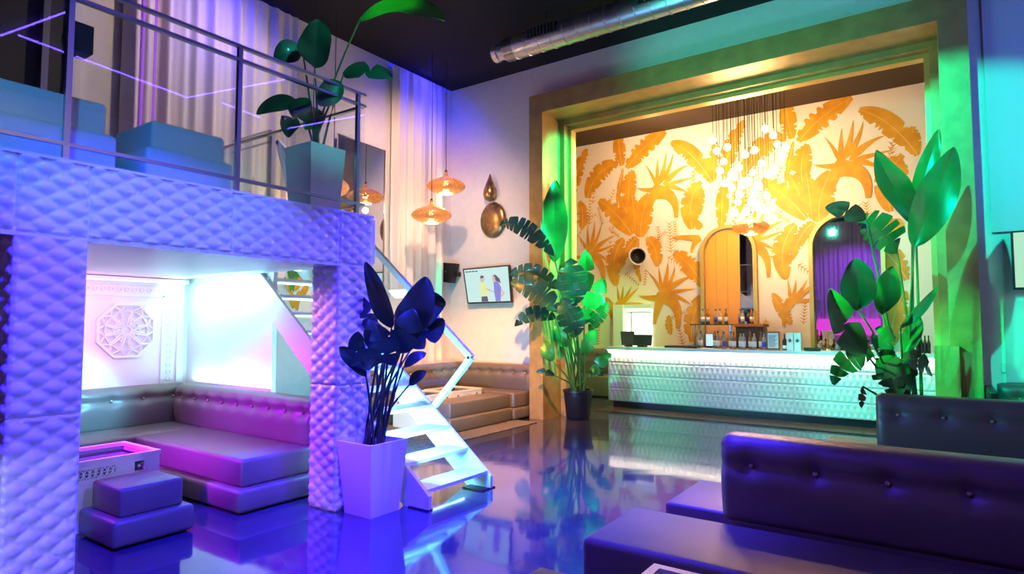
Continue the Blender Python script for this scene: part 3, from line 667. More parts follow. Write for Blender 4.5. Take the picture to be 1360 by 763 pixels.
# plant behind the second sofa
pD = thing('potted_plant', 'tall green banana leaf plant behind the farther sofa at the right', 'plant', (-.30, 7.55, 0))
MB().lathe([(.19, 0), (.21, .02), (.25, .45), (.27, .46), (.27, .50), (.23, .50), (.22, .44), (1e-5, .44)], (-.30, 7.58, .002), 28).build('pot', M['blackpot'], pD, True)
MB().lathe([(.22, .43), (.2, .46), (1e-5, .47)], (-.30, 7.58, .002), 20).build('soil', M['soil'], pD)
plant(pD, (-.30, 7.58, .45), [
    ((-0.211,7.479,2.577),(-0.398,7.229,2.928),(-0.519,7.207,3.313),0.353,-0.15,0), ((-0.222,7.162,2.299),(-0.031,7.201,2.743),(0.137,7.394,3.279),0.351,0.35,0), ((-0.234,7.534,2.712),(-0.094,7.476,3.105),(0.017,7.584,3.532),0.187,0.50,0), ((-0.368,7.306,2.263),(-0.485,7.139,2.535),(-0.696,7.100,2.618),0.363,0.10,5),
    ((-0.609,7.011,2.582),(-0.766,6.844,2.694),(-0.947,6.845,2.714),0.193,0.70,1), ((-0.670,6.702,1.679),(-0.652,6.586,1.916),(-0.672,6.615,2.160),0.331,0.10,0), ((-0.611,6.607,1.271),(-0.783,6.329,1.475),(-0.852,6.279,1.866),0.311,0.00,1), ((-0.497,7.019,1.638),(-0.449,6.882,1.866),(-0.390,6.931,2.098),0.238,0.20,0),
    ((-0.579,6.941,1.229),(-0.817,6.671,1.298),(-0.897,6.718,0.954),0.249,0.10,5), ((-0.552,6.901,1.203),(-0.387,6.878,1.125),(-0.427,6.903,0.838),0.337,0.20,4), ((-0.413,7.091,1.257),(-0.532,6.944,1.151),(-0.498,7.087,0.947),0.322,0.20,5), ((-0.362,7.027,1.203),(-0.199,7.082,1.242),(-0.119,7.270,1.040),0.201,0.20,3),
    ((-0.363,7.245,1.505),(-0.191,7.293,1.654),(-0.043,7.495,1.926),0.097,0.40,0), ((-0.668,6.848,0.942),(-0.665,6.721,0.854),(-0.678,6.759,0.750),0.088,0.20,2), ((-0.542,6.673,1.326),(-0.426,6.617,1.474),(-0.373,6.700,1.425),0.240,0.30,2), ((-0.450,7.045,1.170),(-0.305,7.059,1.110),(-0.292,7.169,0.894),0.293,0.20,4), ((-0.353,7.410,1.246),(-0.276,7.399,1.437),(-0.205,7.566,1.627),0.166,0.40,0)],
    ['leaf', 'leaf', 'leaf', 'leaf', 'leafbrown', 'leafdark', 'leaflight', 'leaf', 'leaf', 'leaf', 'leaf', 'leaf', 'leaf', 'leafbrown', 'leaf', 'leaf', 'leaf'], 'stem', .018, .08)

# ---- bar
bar = thing('bar_counter', 'long white bar counter with embossed front and glowing top edge', 'bar counter', (-2.5, 10.9, 0))
MB().box(-5.20, 1.2, 10.58, 11.1, .12, 1.06).build('body', M['white'], bar)
MB().box(-5.15, 1.2, 10.68, 11.05, .0, .12).build('kick_plate', M['black'], bar)
MB().box(-5.24, 1.25, 10.47, 11.2, 1.065, 1.115).build('counter_slab', M['white'], bar)
fb = lambda u, v, h: (u, 10.575 - h, v)
xs = [-5.20 + i*1.07 for i in range(7)]
for r_ in range(4):
    z0, z1 = .12 + r_*.235, .12 + (r_+1)*.235
    for a, b in zip(xs[:-1], xs[1:]):
        relief(MB(), a+.001, b-.001, z0+.003, z1-.003, fb, .088, .235, .020, .0147).build('relief_panel', M['bar_relief'], bar, 'all')
MB().box(-5.18, 1.2, 10.50, 10.515, 1.050, 1.064).build('led_strip', M['strip_warm'], bar)
bb = thing('back_bar', 'low back bar cabinet against the leaf wallpaper', 'cabinet', (-2.2, 12.3, 0))
MB().box(-4.3, 1.0, 12.05, 12.55, 0, .92).build('cabinet', M['wood'], bb); MB().box(-4.32, 1.0, 12.02, 12.57, .92, .96).build('worktop', M['charcoal'], bb)

# ---- arched mirrors on the wallpaper wall
def arch_pts(x0, x1, z0, zt, y, n=16):
    r = (x1-x0)/2; c = (x0+x1)/2; zs = zt - r
    return [(x0, y, z0)] + [(c - r*math.cos(PI*i/n), y, zs + r*math.sin(PI*i/n)) for i in range(n+1)] + [(x1, y, z0)]
def arch(label, x0, x1, zt):
    t = thing('arched_mirror', label, 'mirror', ((x0+x1)/2, 12.6, .96))
    MB().prism(arch_pts(x0, x1, .965, zt, 12.57), (0, .025, 0)).build('glass', M['mirror'], t)
    o = arch_pts(x0-.07, x1+.07, .965, zt+.07, 12.46); i = arch_pts(x0, x1, .965, zt, 12.46); mb = MB(); n = len(o)
    for k in range(n-1):
        mb.prism([o[k], o[k+1], i[k+1], i[k]], (0, .135, 0))
    mb.build('arched_frame', M['goldtrim'], t)
    return t
t = arch('left arch with orange panels and narrow dark mirror behind the bar bottles', -3.98, -3.02, 3.45)
for i, (a, b) in enumerate(((-3.97, -3.75), (-3.745, -3.53), (-3.525, -3.29))):  # flat orange panels in front of the mirror glass
    zt = 2.97 + math.sqrt(max(.01, .475**2 - (abs((a if i == 0 else b if i == 2 else a) + 3.5))**2)) - .01
    zt2 = 2.97 + math.sqrt(max(.01, .475**2 - (b + 3.5)**2)) - .01; zt1 = 2.97 + math.sqrt(max(.004, .475**2 - (a + 3.5)**2)) - .01
    MB().prism([(a, 12.545, .97), (b, 12.545, .97), (b, 12.545, zt2), ((a+b)/2, 12.545, 2.97 + math.sqrt(.475**2 - ((a+b)/2 + 3.5)**2) - .01), (a, 12.545, zt1)], (0, .02, 0)).build('orange_panel', M['orangepanel'], t)
arch('right arched mirror with gold frame behind the bar plant', -1.96, -.88, 3.50)

# ---- wallpaper print: leaves and flowers lying flat on the alcove wall
def ribbon(mb, pts, w0, kind, y, seed=0):
    rn = random.Random(seed); A = [Vector((p[0], p[1])) for p in pts]
    if len(A) == 2: A = [A[0], (A[0]+A[1])/2, A[1]]
    n = 30; L = []; Rr = []; w0 = w0*1.02 if kind == 'L' else w0
    for i in range(n+1):
        t = i/n; p = A[0]*(1-t)**2 + A[1]*2*t*(1-t) + A[2]*t*t
        d = ((A[1]-A[0])*(1-t) + (A[2]-A[1])*t); d = d.normalized() if d.length > 1e-6 else Vector((0, 1)); nr = Vector((-d.y, d.x))
        if kind == 'L': h = w0/2*max(.02, math.sin(PI*min(1, t*.94+.03)))**.6
        elif kind == 'S': h = w0/2*max(.02, (1-t)**.8*min(1, .35+t*2.2))
        else: h = w0/2*(1-.75*t)*(1 if t > .04 else .7)
        nl = h*(.6 if kind == 'L' and rn.random() < .2 else 1); nrr = h*(.6 if kind == 'L' and rn.random() < .2 else 1)
        L.append(p + nr*nl); Rr.append(p - nr*nrr)
    mb.add([(q.x, y, q.y) for q in L] + [(q.x, y, q.y) for q in Rr], [[i, i+1, n+2+i, n+1+i] for i in range(n)])
def frond(mb, a, b, n, ln, y, sgn=0):
    A, B = Vector(a), Vector(b); d = (B-A).normalized(); nr = Vector((-d.y, d.x))
    for i in range(n):
        p = A + (B-A)*(i+.5)/n
        for s in ((-1, 1) if sgn == 0 else (sgn,)):
            q = p + nr*s*ln*(1-.5*i/n) + d*ln*.55
            e = Vector((-(q-p).y, (q-p).x)).normalized()*.011
            mb.add([(p.x-e.x, y, p.y-e.y), (p.x+e.x, y, p.y+e.y), (q.x, y, q.y)], [[0, 1, 2]])
    e = nr*.006; mb.add([(A.x-e.x, y, A.y-e.y), (A.x+e.x, y, A.y+e.y), (B.x+e.x*.4, y, B.y+e.y*.4), (B.x-e.x*.4, y, B.y-e.y*.4)], [[0, 1, 2, 3]])
K = .0041   # metres on the wall per crop unit
LEAVES = [
    ([(-5.784,5.020), (-5.898,4.552), (-5.932,4.233)], 30), ([(-5.610,3.570), (-5.668,4.005), (-5.878,4.388)], 60), ([(-5.287,4.318), (-5.355,3.933), (-5.463,3.558)], 70), ([(-5.465,3.440), (-5.719,3.302), (-5.875,2.757)], 60), ([(-4.002,4.314), (-4.118,4.030), (-4.238,3.564)], 60), ([(-3.824,4.439), (-3.921,4.711), (-3.862,4.962)], 60), ([(-7.172,1.616), (-7.218,1.949), (-7.312,2.243)], 60), ([(-4.733,1.311), (-4.807,1.535), (-4.765,1.722)], 40),
    ([(-7.106,4.458), (-7.054,5.078), (-6.674,5.602)], 84), ([(-6.692,4.452), (-6.493,5.123), (-5.904,5.151)], 105), ([(-5.805,5.083), (-5.888,5.440), (-5.897,5.848)], 74),
    ([(-5.690,5.006), (-5.398,5.400), (-4.782,5.679)], 100), ([(-5.644,4.201), (-5.703,4.607), (-5.551,4.938)], 88), ([(-5.374,3.433), (-5.418,3.861), (-5.164,4.362)], 118),
    ([(-5.589,3.509), (-5.882,3.987), (-6.387,4.358)], 104), ([(-5.579,4.392), (-5.521,3.950), (-5.505,3.522)], 70), ([(-3.834,4.484), (-4.210,5.205), (-4.676,5.412)], 86),
    ([(-4.239,3.509), (-4.380,4.135), (-4.036,4.485)], 104), ([(-7.170,3.451), (-7.157,4.033), (-7.097,4.406)], 66), ([(-6.851,3.759), (-6.733,3.991), (-6.893,4.404)], 74),
    ([(-5.781,3.434), (-6.154,3.052), (-5.978,2.385)], 92), ([(-5.259,3.404), (-4.998,3.249), (-5.005,2.770)], 78), ([(-4.039,2.299), (-4.251,2.823), (-4.647,3.049)], 92),
    ([(-4.299,1.169), (-4.308,1.682), (-4.079,2.118)], 92), ([(-7.299,4.472), (-7.321,4.901), (-7.246,5.297)], 50), ([(-5.424,3.398), (-5.595,3.057), (-5.395,2.461)], 40), ([(-5.910,1.534), (-6.037,1.771), (-6.230,2.133)], 56)]
def flower(cx, cy, f, s):
    q = lambda x, y: f(cx + x*s, cy + y*s)
    return q
SPK = [  # (points, width) of the three birds of paradise
    ([(-5.000,4.497), (-5.077,4.760), (-5.253,5.021)], 26), ([(-4.979,4.533), (-4.995,4.866), (-4.958,5.133)], 30), ([(-4.939,4.547), (-4.814,4.878), (-4.769,5.250)], 36), ([(-4.899,4.581), (-4.677,4.858), (-4.617,5.195)], 34),
    ([(-4.840,4.515), (-4.599,4.809), (-4.276,4.875)], 44), ([(-4.800,4.510), (-4.449,4.559), (-4.175,4.597)], 30), ([(-4.800,4.510), (-4.528,4.418), (-4.294,4.275)], 34), ([(-4.881,4.424), (-5.245,4.430), (-5.459,4.528)], 40),
    ([(-6.670,3.187), (-6.784,3.422), (-6.960,3.623)], 22), ([(-6.647,3.206), (-6.690,3.539), (-6.674,3.835)], 26), ([(-6.624,3.225), (-6.507,3.565), (-6.504,3.913)], 32), ([(-6.601,3.224), (-6.372,3.554), (-6.315,3.875)], 26),
    ([(-6.556,3.180), (-6.373,3.391), (-5.996,3.523)], 40), ([(-6.533,3.178), (-6.241,3.219), (-6.020,3.324)], 26), ([(-6.533,3.158), (-6.287,3.061), (-6.103,2.929)], 28), ([(-6.648,3.083), (-7.021,3.065), (-7.282,3.165)], 30),
    ([(-4.914,2.196), (-5.010,2.446), (-5.220,2.666)], 24), ([(-4.914,2.215), (-4.950,2.482), (-4.977,2.757)], 28), ([(-4.894,2.214), (-4.792,2.513), (-4.770,2.868)], 38), ([(-4.855,2.232), (-4.636,2.507), (-4.624,2.784)], 32),
    ([(-4.836,2.194), (-4.598,2.468), (-4.242,2.519)], 44), ([(-4.797,2.193), (-4.487,2.240), (-4.187,2.267)], 30), ([(-4.797,2.181), (-4.490,2.091), (-4.267,1.920)], 34), ([(-4.837,2.099), (-5.196,2.070), (-5.456,2.161)], 44),
    ([(-5.905,1.967), (-5.924,2.165), (-5.952,2.403)], 22), ([(-5.884,1.967), (-5.817,2.162), (-5.806,2.379)], 26), ([(-5.862,1.966), (-5.690,2.198), (-5.603,2.372)], 26), ([(-5.862,1.947), (-5.648,2.158), (-5.437,2.339)], 30), ([(-5.841,1.946), (-5.525,1.999), (-5.319,1.976)], 26)]
BEAK = [([(-5.082,4.391), (-4.529,4.380), (-4.577,3.786)], 84), ([(-4.920,4.487), (-5.165,4.303), (-5.170,3.914)], 70), ([(-6.694,3.106), (-6.243,3.058), (-6.293,2.436)], 64), ([(-4.955,2.140), (-4.490,2.054), (-4.577,1.442)], 84), ([(-4.894,2.214), (-5.039,1.838), (-5.091,1.535)], 62), ([(-5.883,1.987), (-6.036,1.851), (-6.040,1.495)], 50), ([(-4.075,3.328), (-4.225,3.229), (-4.267,3.009)], 40), ([(-4.053,3.511), (-4.235,3.750), (-4.384,3.872)], 44), ([(-4.094,3.293), (-4.393,3.354), (-4.661,3.375)], 40)]
FR = [((-6.546,4.302), (-6.495,4.999), 8, .12), ((-6.233,4.023), (-6.007,4.565), 8, .12), ((-4.381,4.060), (-4.142,4.780), 10, .14), ((-4.785,2.967), (-4.329,2.679), 8, .12), ((-4.705,3.038), (-4.734,3.685), 10, .13), ((-5.098,3.295), (-4.816,3.502), 7, .1), ((-6.245,2.776), (-6.014,3.846), 10, .12), ((-5.698,1.534), (-5.650,2.002), 8, .09), ((-6.984,1.534), (-7.121,2.237), 9, .12), ((-4.469,1.093), (-4.611,1.684), 9, .12), ((-5.268,2.726), (-5.314,2.381), 6, .08), ((-7.158,3.864), (-6.458,4.046), 9, .12), ((-6.642,3.817), (-6.614,4.476), 9, .10), ((-6.302,3.786), (-6.411,4.205), 8, .09), ((-4.939,3.206), (-4.992,3.633), 8, .10), ((-4.586,3.256), (-4.617,3.712), 9, .12), ((-5.888,3.474), (-6.148,3.697), 7, .09), ((-4.845,1.610), (-4.419,1.793), 8, .10),
      ((-5.769,2.673), (-5.437,2.385), 7, .09), ((-6.709,1.209), (-6.345,1.614), 9, .10), ((-4.154,4.109), (-4.199,4.751), 8, .10), ((-4.518,2.688), (-4.331,2.568), 6, .08), ((-6.440,1.053), (-6.413,1.534), 8, .08), ((-5.878,4.388), (-5.806,5.023), 5, .05), ((-7.113,3.363), (-6.828,3.757), 6, .06)]
DX = 3.53
for tile in range(-1, 2):
    sh = lambda pts: [(p[0]+tile*DX, p[1]) for p in pts]
    ok = lambda pts: all(-7.55 < p[0] < .8 for p in pts)
    k = 0
    for pts, wd in LEAVES:
        k += 1; P = sh(pts)
        if not ok(P): continue
        mb = MB(); ribbon(mb, P, wd*K, 'L', 12.5975 - .0002*k, k)
        lf_ = mb.build('printed_leaf', M['mural'], mw)
        v = MB(); ribbon(v, P, .012, 'B', 12.5970 - .0002*k, 1); v.build('printed_vein', M['muralvein'], lf_)
    for lst, kd in ((SPK, 'S'), (BEAK, 'B')):
        mb = MB(); any_ = False
        for pts, wd in lst:
            P = sh(pts); k += 1
            if ok(P): ribbon(mb, P, wd*K, kd, 12.5975 - .0002*k, k); any_ = True
        if any_: mb.build('printed_flower', M['mural'], mw)
    mb = MB(); any_ = False
    for a, b, n, ln in FR:
        P = sh([a, b])
        if ok(P): frond(mb, P[0], P[1], n, ln, 12.5984); any_ = True
    if any_: o_ = mb.build('printed_fronds', M['mural'], mw); o_['kind'] = 'stuff'

# ---- round bowl mirror on the wallpaper, lit service window
rb = thing('wall_bowl', 'round white rimmed bowl with black inside hung on the leaf wallpaper', 'wall ornament', (-5.41, 12.55, 3.0))
MB().lathe([(1e-5, .10), (.08, .085), (.14, .02), (.175, -.10), (.19, -.10), (.20, .0), (.17, .10), (.09, .13), (1e-5, .135)], (-5.41, 12.44, 3.0), 28, 'y').rot(38, (-5.41, 12.44)).build('bowl', M['planter'], rb, True)
MB().lathe([(1e-5, .07), (.075, .055), (.125, .0), (.158, -.09), (.152, -.09), (.118, .005), (.07, .06), (1e-5, .075)], (-5.41, 12.435, 3.0), 28, 'y').rot(38, (-5.41, 12.44)).build('black_lining', M['black'], rb, True)
wn = struct(MB().box(-5.97, -5.74, 12.40, 12.6, 1.0, 1.96).box(-5.74, -5.12, 12.50, 12.6, 1.88, 1.96).box(-5.74, -5.12, 12.50, 12.6, 1.0, 1.06).build('window_1', M['white']))
MB().box(-5.72, -5.14, 12.56, 12.59, 1.06, 1.88).build('pane', M['window'], wn); MB().box(-5.62, -5.59, 12.545, 12.56, 1.06, 1.80).build('mullion', M['white'], wn); MB().box(-5.72, -5.14, 12.545, 12.56, 1.78, 1.81).build('mullion', M['white'], wn)

# ---- chandelier
ch = thing('chandelier', 'cluster of glowing glass drop pendants on long cords above the bar', 'chandelier', (-2.75, 11.0, 5.7))
MB().box(-3.45, -2.0, 10.5, 11.5, 5.665, 5.70).build('canopy', M['charcoal'], ch)
CHB = [(-3.140,10.476,4.684), (-3.064,10.422,4.476), (-2.874,10.370,4.497), (-3.019,10.647,4.337), (-2.855,10.537,4.057), (-2.826,10.910,4.259), (-2.605,10.599,3.932), (-2.481,10.529,4.418), (-2.394,10.923,4.873), (-2.261,10.905,4.728),
       (-2.257,11.159,4.634), (-2.159,11.003,4.361), (-2.467,10.915,4.285), (-2.391,11.103,4.105), (-2.239,10.843,4.108), (-2.488,10.808,3.867), (-2.982,10.579,3.940), (-2.946,10.853,3.895), (-2.736,10.524,3.707), (-2.590,10.868,3.749),
       (-2.356,10.791,3.682), (-2.841,10.822,3.640), (-2.653,10.602,3.431), (-2.555,10.907,3.531), (-2.428,10.878,3.474), (-2.863,10.699,3.442), (-2.708,10.856,4.453), (-3.019,10.417,4.133), (-2.637,11.048,4.181), (-2.122,11.138,4.541), (-2.779,10.845,3.924), (-2.576,10.645,3.581)]
cm = None
for (x, y, z) in CHB:
    g = MB().lathe([(.012, .11), (.02, .09), (.045, .05), (.068, 0), (.066, -.035), (.045, -.065), (1e-5, -.075)], (x, y, z), 12).build('glass_drop', M['glass'], ch, 'all')
    MB().ball((x, y, z-.01), .056, 10).build('bulb', M['chbulb'], g, 'all')
    MB().tube([(x, y, z+.10), (x, y, 5.68)], .005, 5).build('cord', M['cord'], ch)

def saucer_pendant(label, c, r, ztop, m='filigree'):
    x, y, z = c; t = thing('pendant_lamp', label, 'pendant lamp', (x, y, z))
    MB().lathe([(.035, .235), (.03, .20), (.055, .165), (.085, .14), (r*.45, .125), (r*.72, .09), (r*.91, .045), (r, .0), (r*.93, -.04), (r*.74, -.085), (r*.38, -.125)], (x, y, z), 36).build('shade', M[m], t, 'all')
    MB().lathe([(r*.36, -.124), (r*.34, -.13), (1e-5, -.13)], (x, y, z), 24).build('diffuser', M['bulb'], t)
    MB().ball((x, y, z+.03), .045, 10).build('bulb', M['bulb'], t, 'all')
    MB().tube([(x, y, z+.23), (x, y, ztop)], .006, 6).build('cord', M['cord'], t)
    MB().lathe([(.012, .225), (.022, .23), (.02, .27), (1e-5, .275)], (x, y, z), 10).build('cap', M['cord'], t)
    l = point('pendant_glow', (x, y, z+.02), (1, .55, .25), 15, .05); l.parent = t; l.location = (0, 0, .02)
    l2 = point('pendant_glow_up', (x, y, z+.3), (1, .6, .32), 12, .05); l2.parent = t; l2.location = (0, 0, -.25)
    return t
saucer_pendant('upper pierced brass saucer pendant by the corner curtain', (-6.75, 7.72, 3.84), .33, 6.0)
saucer_pendant('lower pierced brass saucer pendant by the corner curtain', (-6.75, 7.37, 3.30), .33, 6.0)
saucer_pendant('flat brass saucer pendant hanging below the glass chandelier', (-2.676,10.969,3.202), .31, 5.68, 'filigree')
saucer_pendant('pendant on the left one of two cords behind the mezzanine plant', (-6.95, 5.21, 3.10), .22, 6.0)
saucer_pendant('pendant on the right one of two cords behind the mezzanine plant', (-6.94, 5.56, 3.45), .22, 6.0)

# ---- things on the back wall
tv = thing('television', 'wall television showing two men talking above the lounge sofa', 'television', (-6.7, 8.78, 2.25))
def tvq(a, b, y): # corners of the tilted set
    p = [Vector(q) for q in ((-7.188,8.740,2.528), (-6.206,8.740,2.545), (-6.150,8.740,1.940), (-7.079,8.740,1.933))]
    return (p[0]*(1-a) + p[1]*a)*(1-b) + (p[3]*(1-a) + p[2]*a)*b + Vector((0, y, 0))
MB().prism([tvq(-.03, -.04, 0), tvq(1.03, -.04, 0), tvq(1.03, 1.04, 0), tvq(-.03, 1.04, 0)], (0, .05, 0)).build('housing', M['black'], tv)
MB().prism([tvq(0, 0, -.006), tvq(1, 0, -.006), tvq(1, 1, -.006), tvq(0, 1, -.006)], (0, .005, 0)).build('screen', M['screen_tv'], tv)
MB().box(-6.75, -6.65, 8.79, 8.84, 2.2, 2.3).build('wall_mount', M['black'], tv)
def tvpoly(pts, m, nm, dy=-.010): MB().prism([tvq(a, b, dy) for a, b in pts], (0, .003, 0)).build(nm, M[m], tv)
tvpoly([(.33,.42),(.45,.42),(.50,.62),(.48,.84),(.35,.84),(.31,.6)], 'tv_yellow', 'picture_shirt'); tvpoly([(.34,.84),(.48,.84),(.49,.995),(.33,.995)], 'tv_dark', 'picture_trousers')
tvpoly([(.37,.24),(.44,.23),(.46,.33),(.42,.42),(.37,.40),(.35,.32)], 'tv_skin', 'picture_head'); tvpoly([(.36,.25),(.40,.20),(.45,.24),(.44,.28),(.37,.30)], 'tv_dark', 'picture_hair', -.012)
tvpoly([(.66,.42),(.76,.42),(.82,.60),(.78,.995),(.67,.995),(.65,.7)], 'tv_blue', 'picture_shirt'); tvpoly([(.63,.26),(.70,.24),(.72,.38),(.68,.43),(.64,.38)], 'tv_skin', 'picture_head')
tvpoly([(.65,.22),(.72,.22),(.80,.34),(.82,.48),(.76,.42),(.71,.40),(.70,.28)], 'tv_dark', 'picture_hair', -.012); tvpoly([(.48,.58),(.64,.70),(.64,.73),(.47,.63)], 'tv_skin', 'picture_arm')
tvpoly([(.80,.62),(.90,.76),(.80,.90),(.78,.86),(.85,.76)], 'tv_skin', 'picture_arm')
for i in range(4): tvpoly([(.03+i*.075, .05), (.09+i*.075, .05), (.09+i*.075, .085), (.03+i*.075, .085)], 'tv_dark', 'picture_caption')
sp2 = thing('loudspeaker', 'tilted black loudspeaker on the wall beside the television', 'loudspeaker', (-7.4, 8.7, 2.5))
q = [(-7.606,8.600,2.679), (-7.313,8.600,2.649), (-7.419,8.600,2.294), (-7.695,8.600,2.333)]
MB().prism(q, (0, .16, 0)).build('cabinet', M['black'], sp2); MB().lathe([(.02, -.004), (.02, .006), (1e-5, .006)], (-7.512,8.600,2.507), 10, 'y').build('badge', M['steel'], sp2); MB().box(-7.42, -7.34, 8.70, 8.84, 2.42, 2.50).build('bracket', M['black'], sp2)
td = tag(MB().lathe([(1e-5, -.25), (.09, -.215), (.125, -.13), (.115, -.04), (.07, .08), (.03, .18), (.008, .25), (1e-5, .255)], (-6.60, 8.74, 3.98), 24).build('teardrop_ornament', M['brass'], None, 'all'), 'brass teardrop wall ornament above the brass oval', 'wall ornament')
ov = MB()
vs_ = []; nn = 28
for i in range(8):
    a = i/7*PI/2
    for j in range(nn):
        b = 2*PI*j/nn; rx = .285*math.cos(a) if i < 7 else 1e-4; vs_.append((-6.585 + rx*math.cos(b), 8.82 - .10*math.sin(a), 3.405 + rx*1.13*math.sin(b)))
ov.add(vs_, [[i*nn+j, i*nn+(j+1) % nn, (i+1)*nn+(j+1) % nn, (i+1)*nn+j] for i in range(7) for j in range(nn)] + [[j for j in range(nn)][::-1]])
tag(ov.build('oval_ornament', M['brass'], None, 'all'), 'large domed brass oval wall ornament below the teardrop', 'wall ornament')
# right wall: cyan light rectangles built as raised panels, and television
tag(MB().box(.47, 2.4, 8.80, 8.84, 2.58, 5.9).build('wall_panel_or_light_shape', M['light_shape_socket']), 'tall panel in place of cyan light on the wall right of the portal, upper one', 'wall panel')
tag(MB().box(.54, 2.4, 8.80, 8.84, .90, 1.80).build('wall_panel_or_light_shape', M['light_shape_socket']), 'panel in place of cyan light above the green sofa, lower one', 'wall panel')
t2_ = thing('television', 'television with pale green picture cut by the right edge', 'television', (1.1, 8.75, 2.25))
MB().box(.63, 1.7, 8.72, 8.78, 1.92, 2.57).build('housing', M['black'], t2_); MB().box(.65, 1.68, 8.713, 8.72, 1.945, 2.55).build('screen', M['screen_green'], t2_); MB().box(1.1, 1.2, 8.78, 8.84, 2.2, 2.3).build('wall_mount', M['black'], t2_)
tag(MB().rbox(.50, .57, 8.825, 8.84, 1.0, 1.11, .004, 1).build('wall_socket', M['light_shape_socket']), 'small wall socket beside the portal near the green sofa', 'socket')

# ---- duct
du = thing('air_duct', 'round galvanised spiral air duct under the black ceiling', 'duct', (-5.3, 7.28, 5.6))
MB().tube([(-5.18, 7.28, 5.6), (3.5, 7.28, 5.6)], .17, 28).build('pipe', M['duct'], du, True)
MB().lathe([(.12, -.16), (.125, -.05), (.17, .03), (.17, .2)], (-5.2, 7.28, 5.6), 28, 'x').build('reducer', M['duct'], du, True)
MB().lathe([(.135, -.20), (.135, -.12), (.11, -.12), (.11, -.20)], (-5.2, 7.28, 5.6), 28, 'x').build('end_collar', M['duct'], du, True)
for i in range(40):
    x = -5.0 + i*.21; MB().lathe([(.17, -.012), (.178, -.006), (.178, .006), (.17, .012)], (x, 7.28, 5.6), 28, 'x').build('seam', M['duct'], du, True)
for x0, x1 in ((-4.72, -4.24), (-3.05, -2.25), (-.9, -.1)):
    g = MB().box(x0, x1, 7.085, 7.16, 5.56, 5.70).build('grille', M['black'], du)
    mb = MB()
    for i in range(9): xx = x0+.02+(x1-x0-.04)*i/8; mb.box(xx-.006, xx+.006, 7.07, 7.09, 5.57, 5.69)
    mb.build('louvre', M['duct'], g)
for x in (-4.5, -2.5, -.5): MB().tube([(x, 7.28, 5.76), (x, 7.28, 6.0)], .006, 5).build('hanger', M['steel'], du)

# ---- ceiling light tubes that show as reflections in the balcony glass
for nm, a, b in (('first', (3.214, 3.052), (1.328, 3.376)), ('second', (2.957, 3.202), (3.471, 6.034)), ('third', (3.471, 6.034), (1.125, 6.586)), ('fourth', (3.182, 6.589), (3.522, 8.331)), ('fifth', (3.522, 8.331), (1.401, 8.706))):
    tag(MB().tube([(a[0], a[1], 5.955), (b[0], b[1], 5.955)], .011, 6).build('ceiling_light_tube', M['strip_violet']), nm + ' violet ceiling light tube mirrored in the balcony glass counting from the left', 'light tube')

# ---- things on the bar
def bottle_proto(body, lab, cap, h, group, label):
    t = thing('bottle', label, 'bottle', (0, 0, 0), group); r = .036
    MB().lathe([(1e-5, 0), (r, .002), (r, h*.58), (r*.8, h*.66), (r*.36, h*.74), (r*.34, h*.94), (1e-5, h*.94)], (0, 0, 0), 12).build('body', M[body], t, 'all')
    MB().lathe([(r*1.02, h*.16), (r*1.02, h*.46)], (0, 0, 0), 12).build('label', M[lab], t, 'all')
    MB().lathe([(r*.42, h*.90), (r*.42, h), (1e-5, h)], (0, 0, 0), 10).build('cap', M[cap], t)
    return t
G1, G2 = 'bottles in a row on the bar counter', 'bottles on the upper glass shelf'
protos = [bottle_proto('glassbottle', 'label', 'black', .30, G1, 'clear liquor bottle with white label in the row on the bar counter'),
          bottle_proto('liquor', 'label', 'wood', .30, G1, 'amber liquor bottle with white label in the row on the bar counter'),
          bottle_proto('glassbottle', 'bluecap', 'bluecap', .29, G1, 'clear bottle with blue label in the row on the bar counter')]
used = set()
def place(pi, loc, group=None, label=None):
    o = protos[pi] if pi not in used else copy_tree(protos[pi]); used.add(pi); o.location = loc
    if group: o['group'] = group; o['label'] = label
    return o
LOOK = ['clear with white label', 'amber with white label', 'clear with blue label']
ORD = ['leftmost', 'second', 'third', 'fourth', 'fifth', 'sixth', 'seventh', 'eighth', 'ninth', 'tenth']
def lab(i, n, pi, where): return ('rightmost' if i == n-1 else ORD[i]) + ' bottle from the left ' + where + ', ' + LOOK[pi]
XB = [(-3.087,10.750,1.152), (-2.999,10.750,1.154), (-2.924,10.750,1.156), (-2.837,10.750,1.158), (-2.764,10.750,1.159), (-2.679,10.750,1.161), (-2.595,10.750,1.163), (-2.511,10.750,1.165), (-2.440,10.750,1.166)]
for i, p in enumerate(XB):
    pi = [2, 0, 1, 0, 0, 1, 0, 1, 2][i]; place(pi, (p[0], 10.70 + .09*(i % 2), 1.116), G1, lab(i, 9, pi, 'in the row on the bar counter'))
XC = [(-3.570,10.980,1.416), (-3.343,10.980,1.417), (-3.264,10.980,1.418), (-3.199,10.980,1.418)]
for i, p in enumerate(XC): place(i % 2, (p[0], 10.95 + .09*(i % 2), 1.116), 'bottles beside the blue screen', lab(i, 4, i % 2, 'around the blue screen on the bar'))
shf = thing('bottle_shelf', 'dark glass shelf on posts carrying bottles before the left arch', 'shelf', (-3.8, 12.3, .96))
zs = (-3.537,12.200,1.550)[2]
MB().box(-4.15, -3.34, 12.08, 12.36, zs-.03, zs-.012).build('shelf_board', M['darkglass'], shf)
for x in (-4.1, -3.4): MB().box(x-.015, x+.015, 12.2, 12.24, .962, zs-.03).build('post', M['steel'], shf)
gm = thing('bar_machine', 'dark box shaped bar machine under the bottles right of the glass shelf', 'machine', (-3.0, 12.2, .962))
MB().rbox(-3.26, -2.76, 12.05, 12.40, .962, zs-.07, .02, 2).build('body', M['charcoal'], gm, True); MB().rbox(-3.28, -2.74, 12.03, 12.42, zs-.07, zs-.012, .01, 2).build('lid', M['wood'], gm)
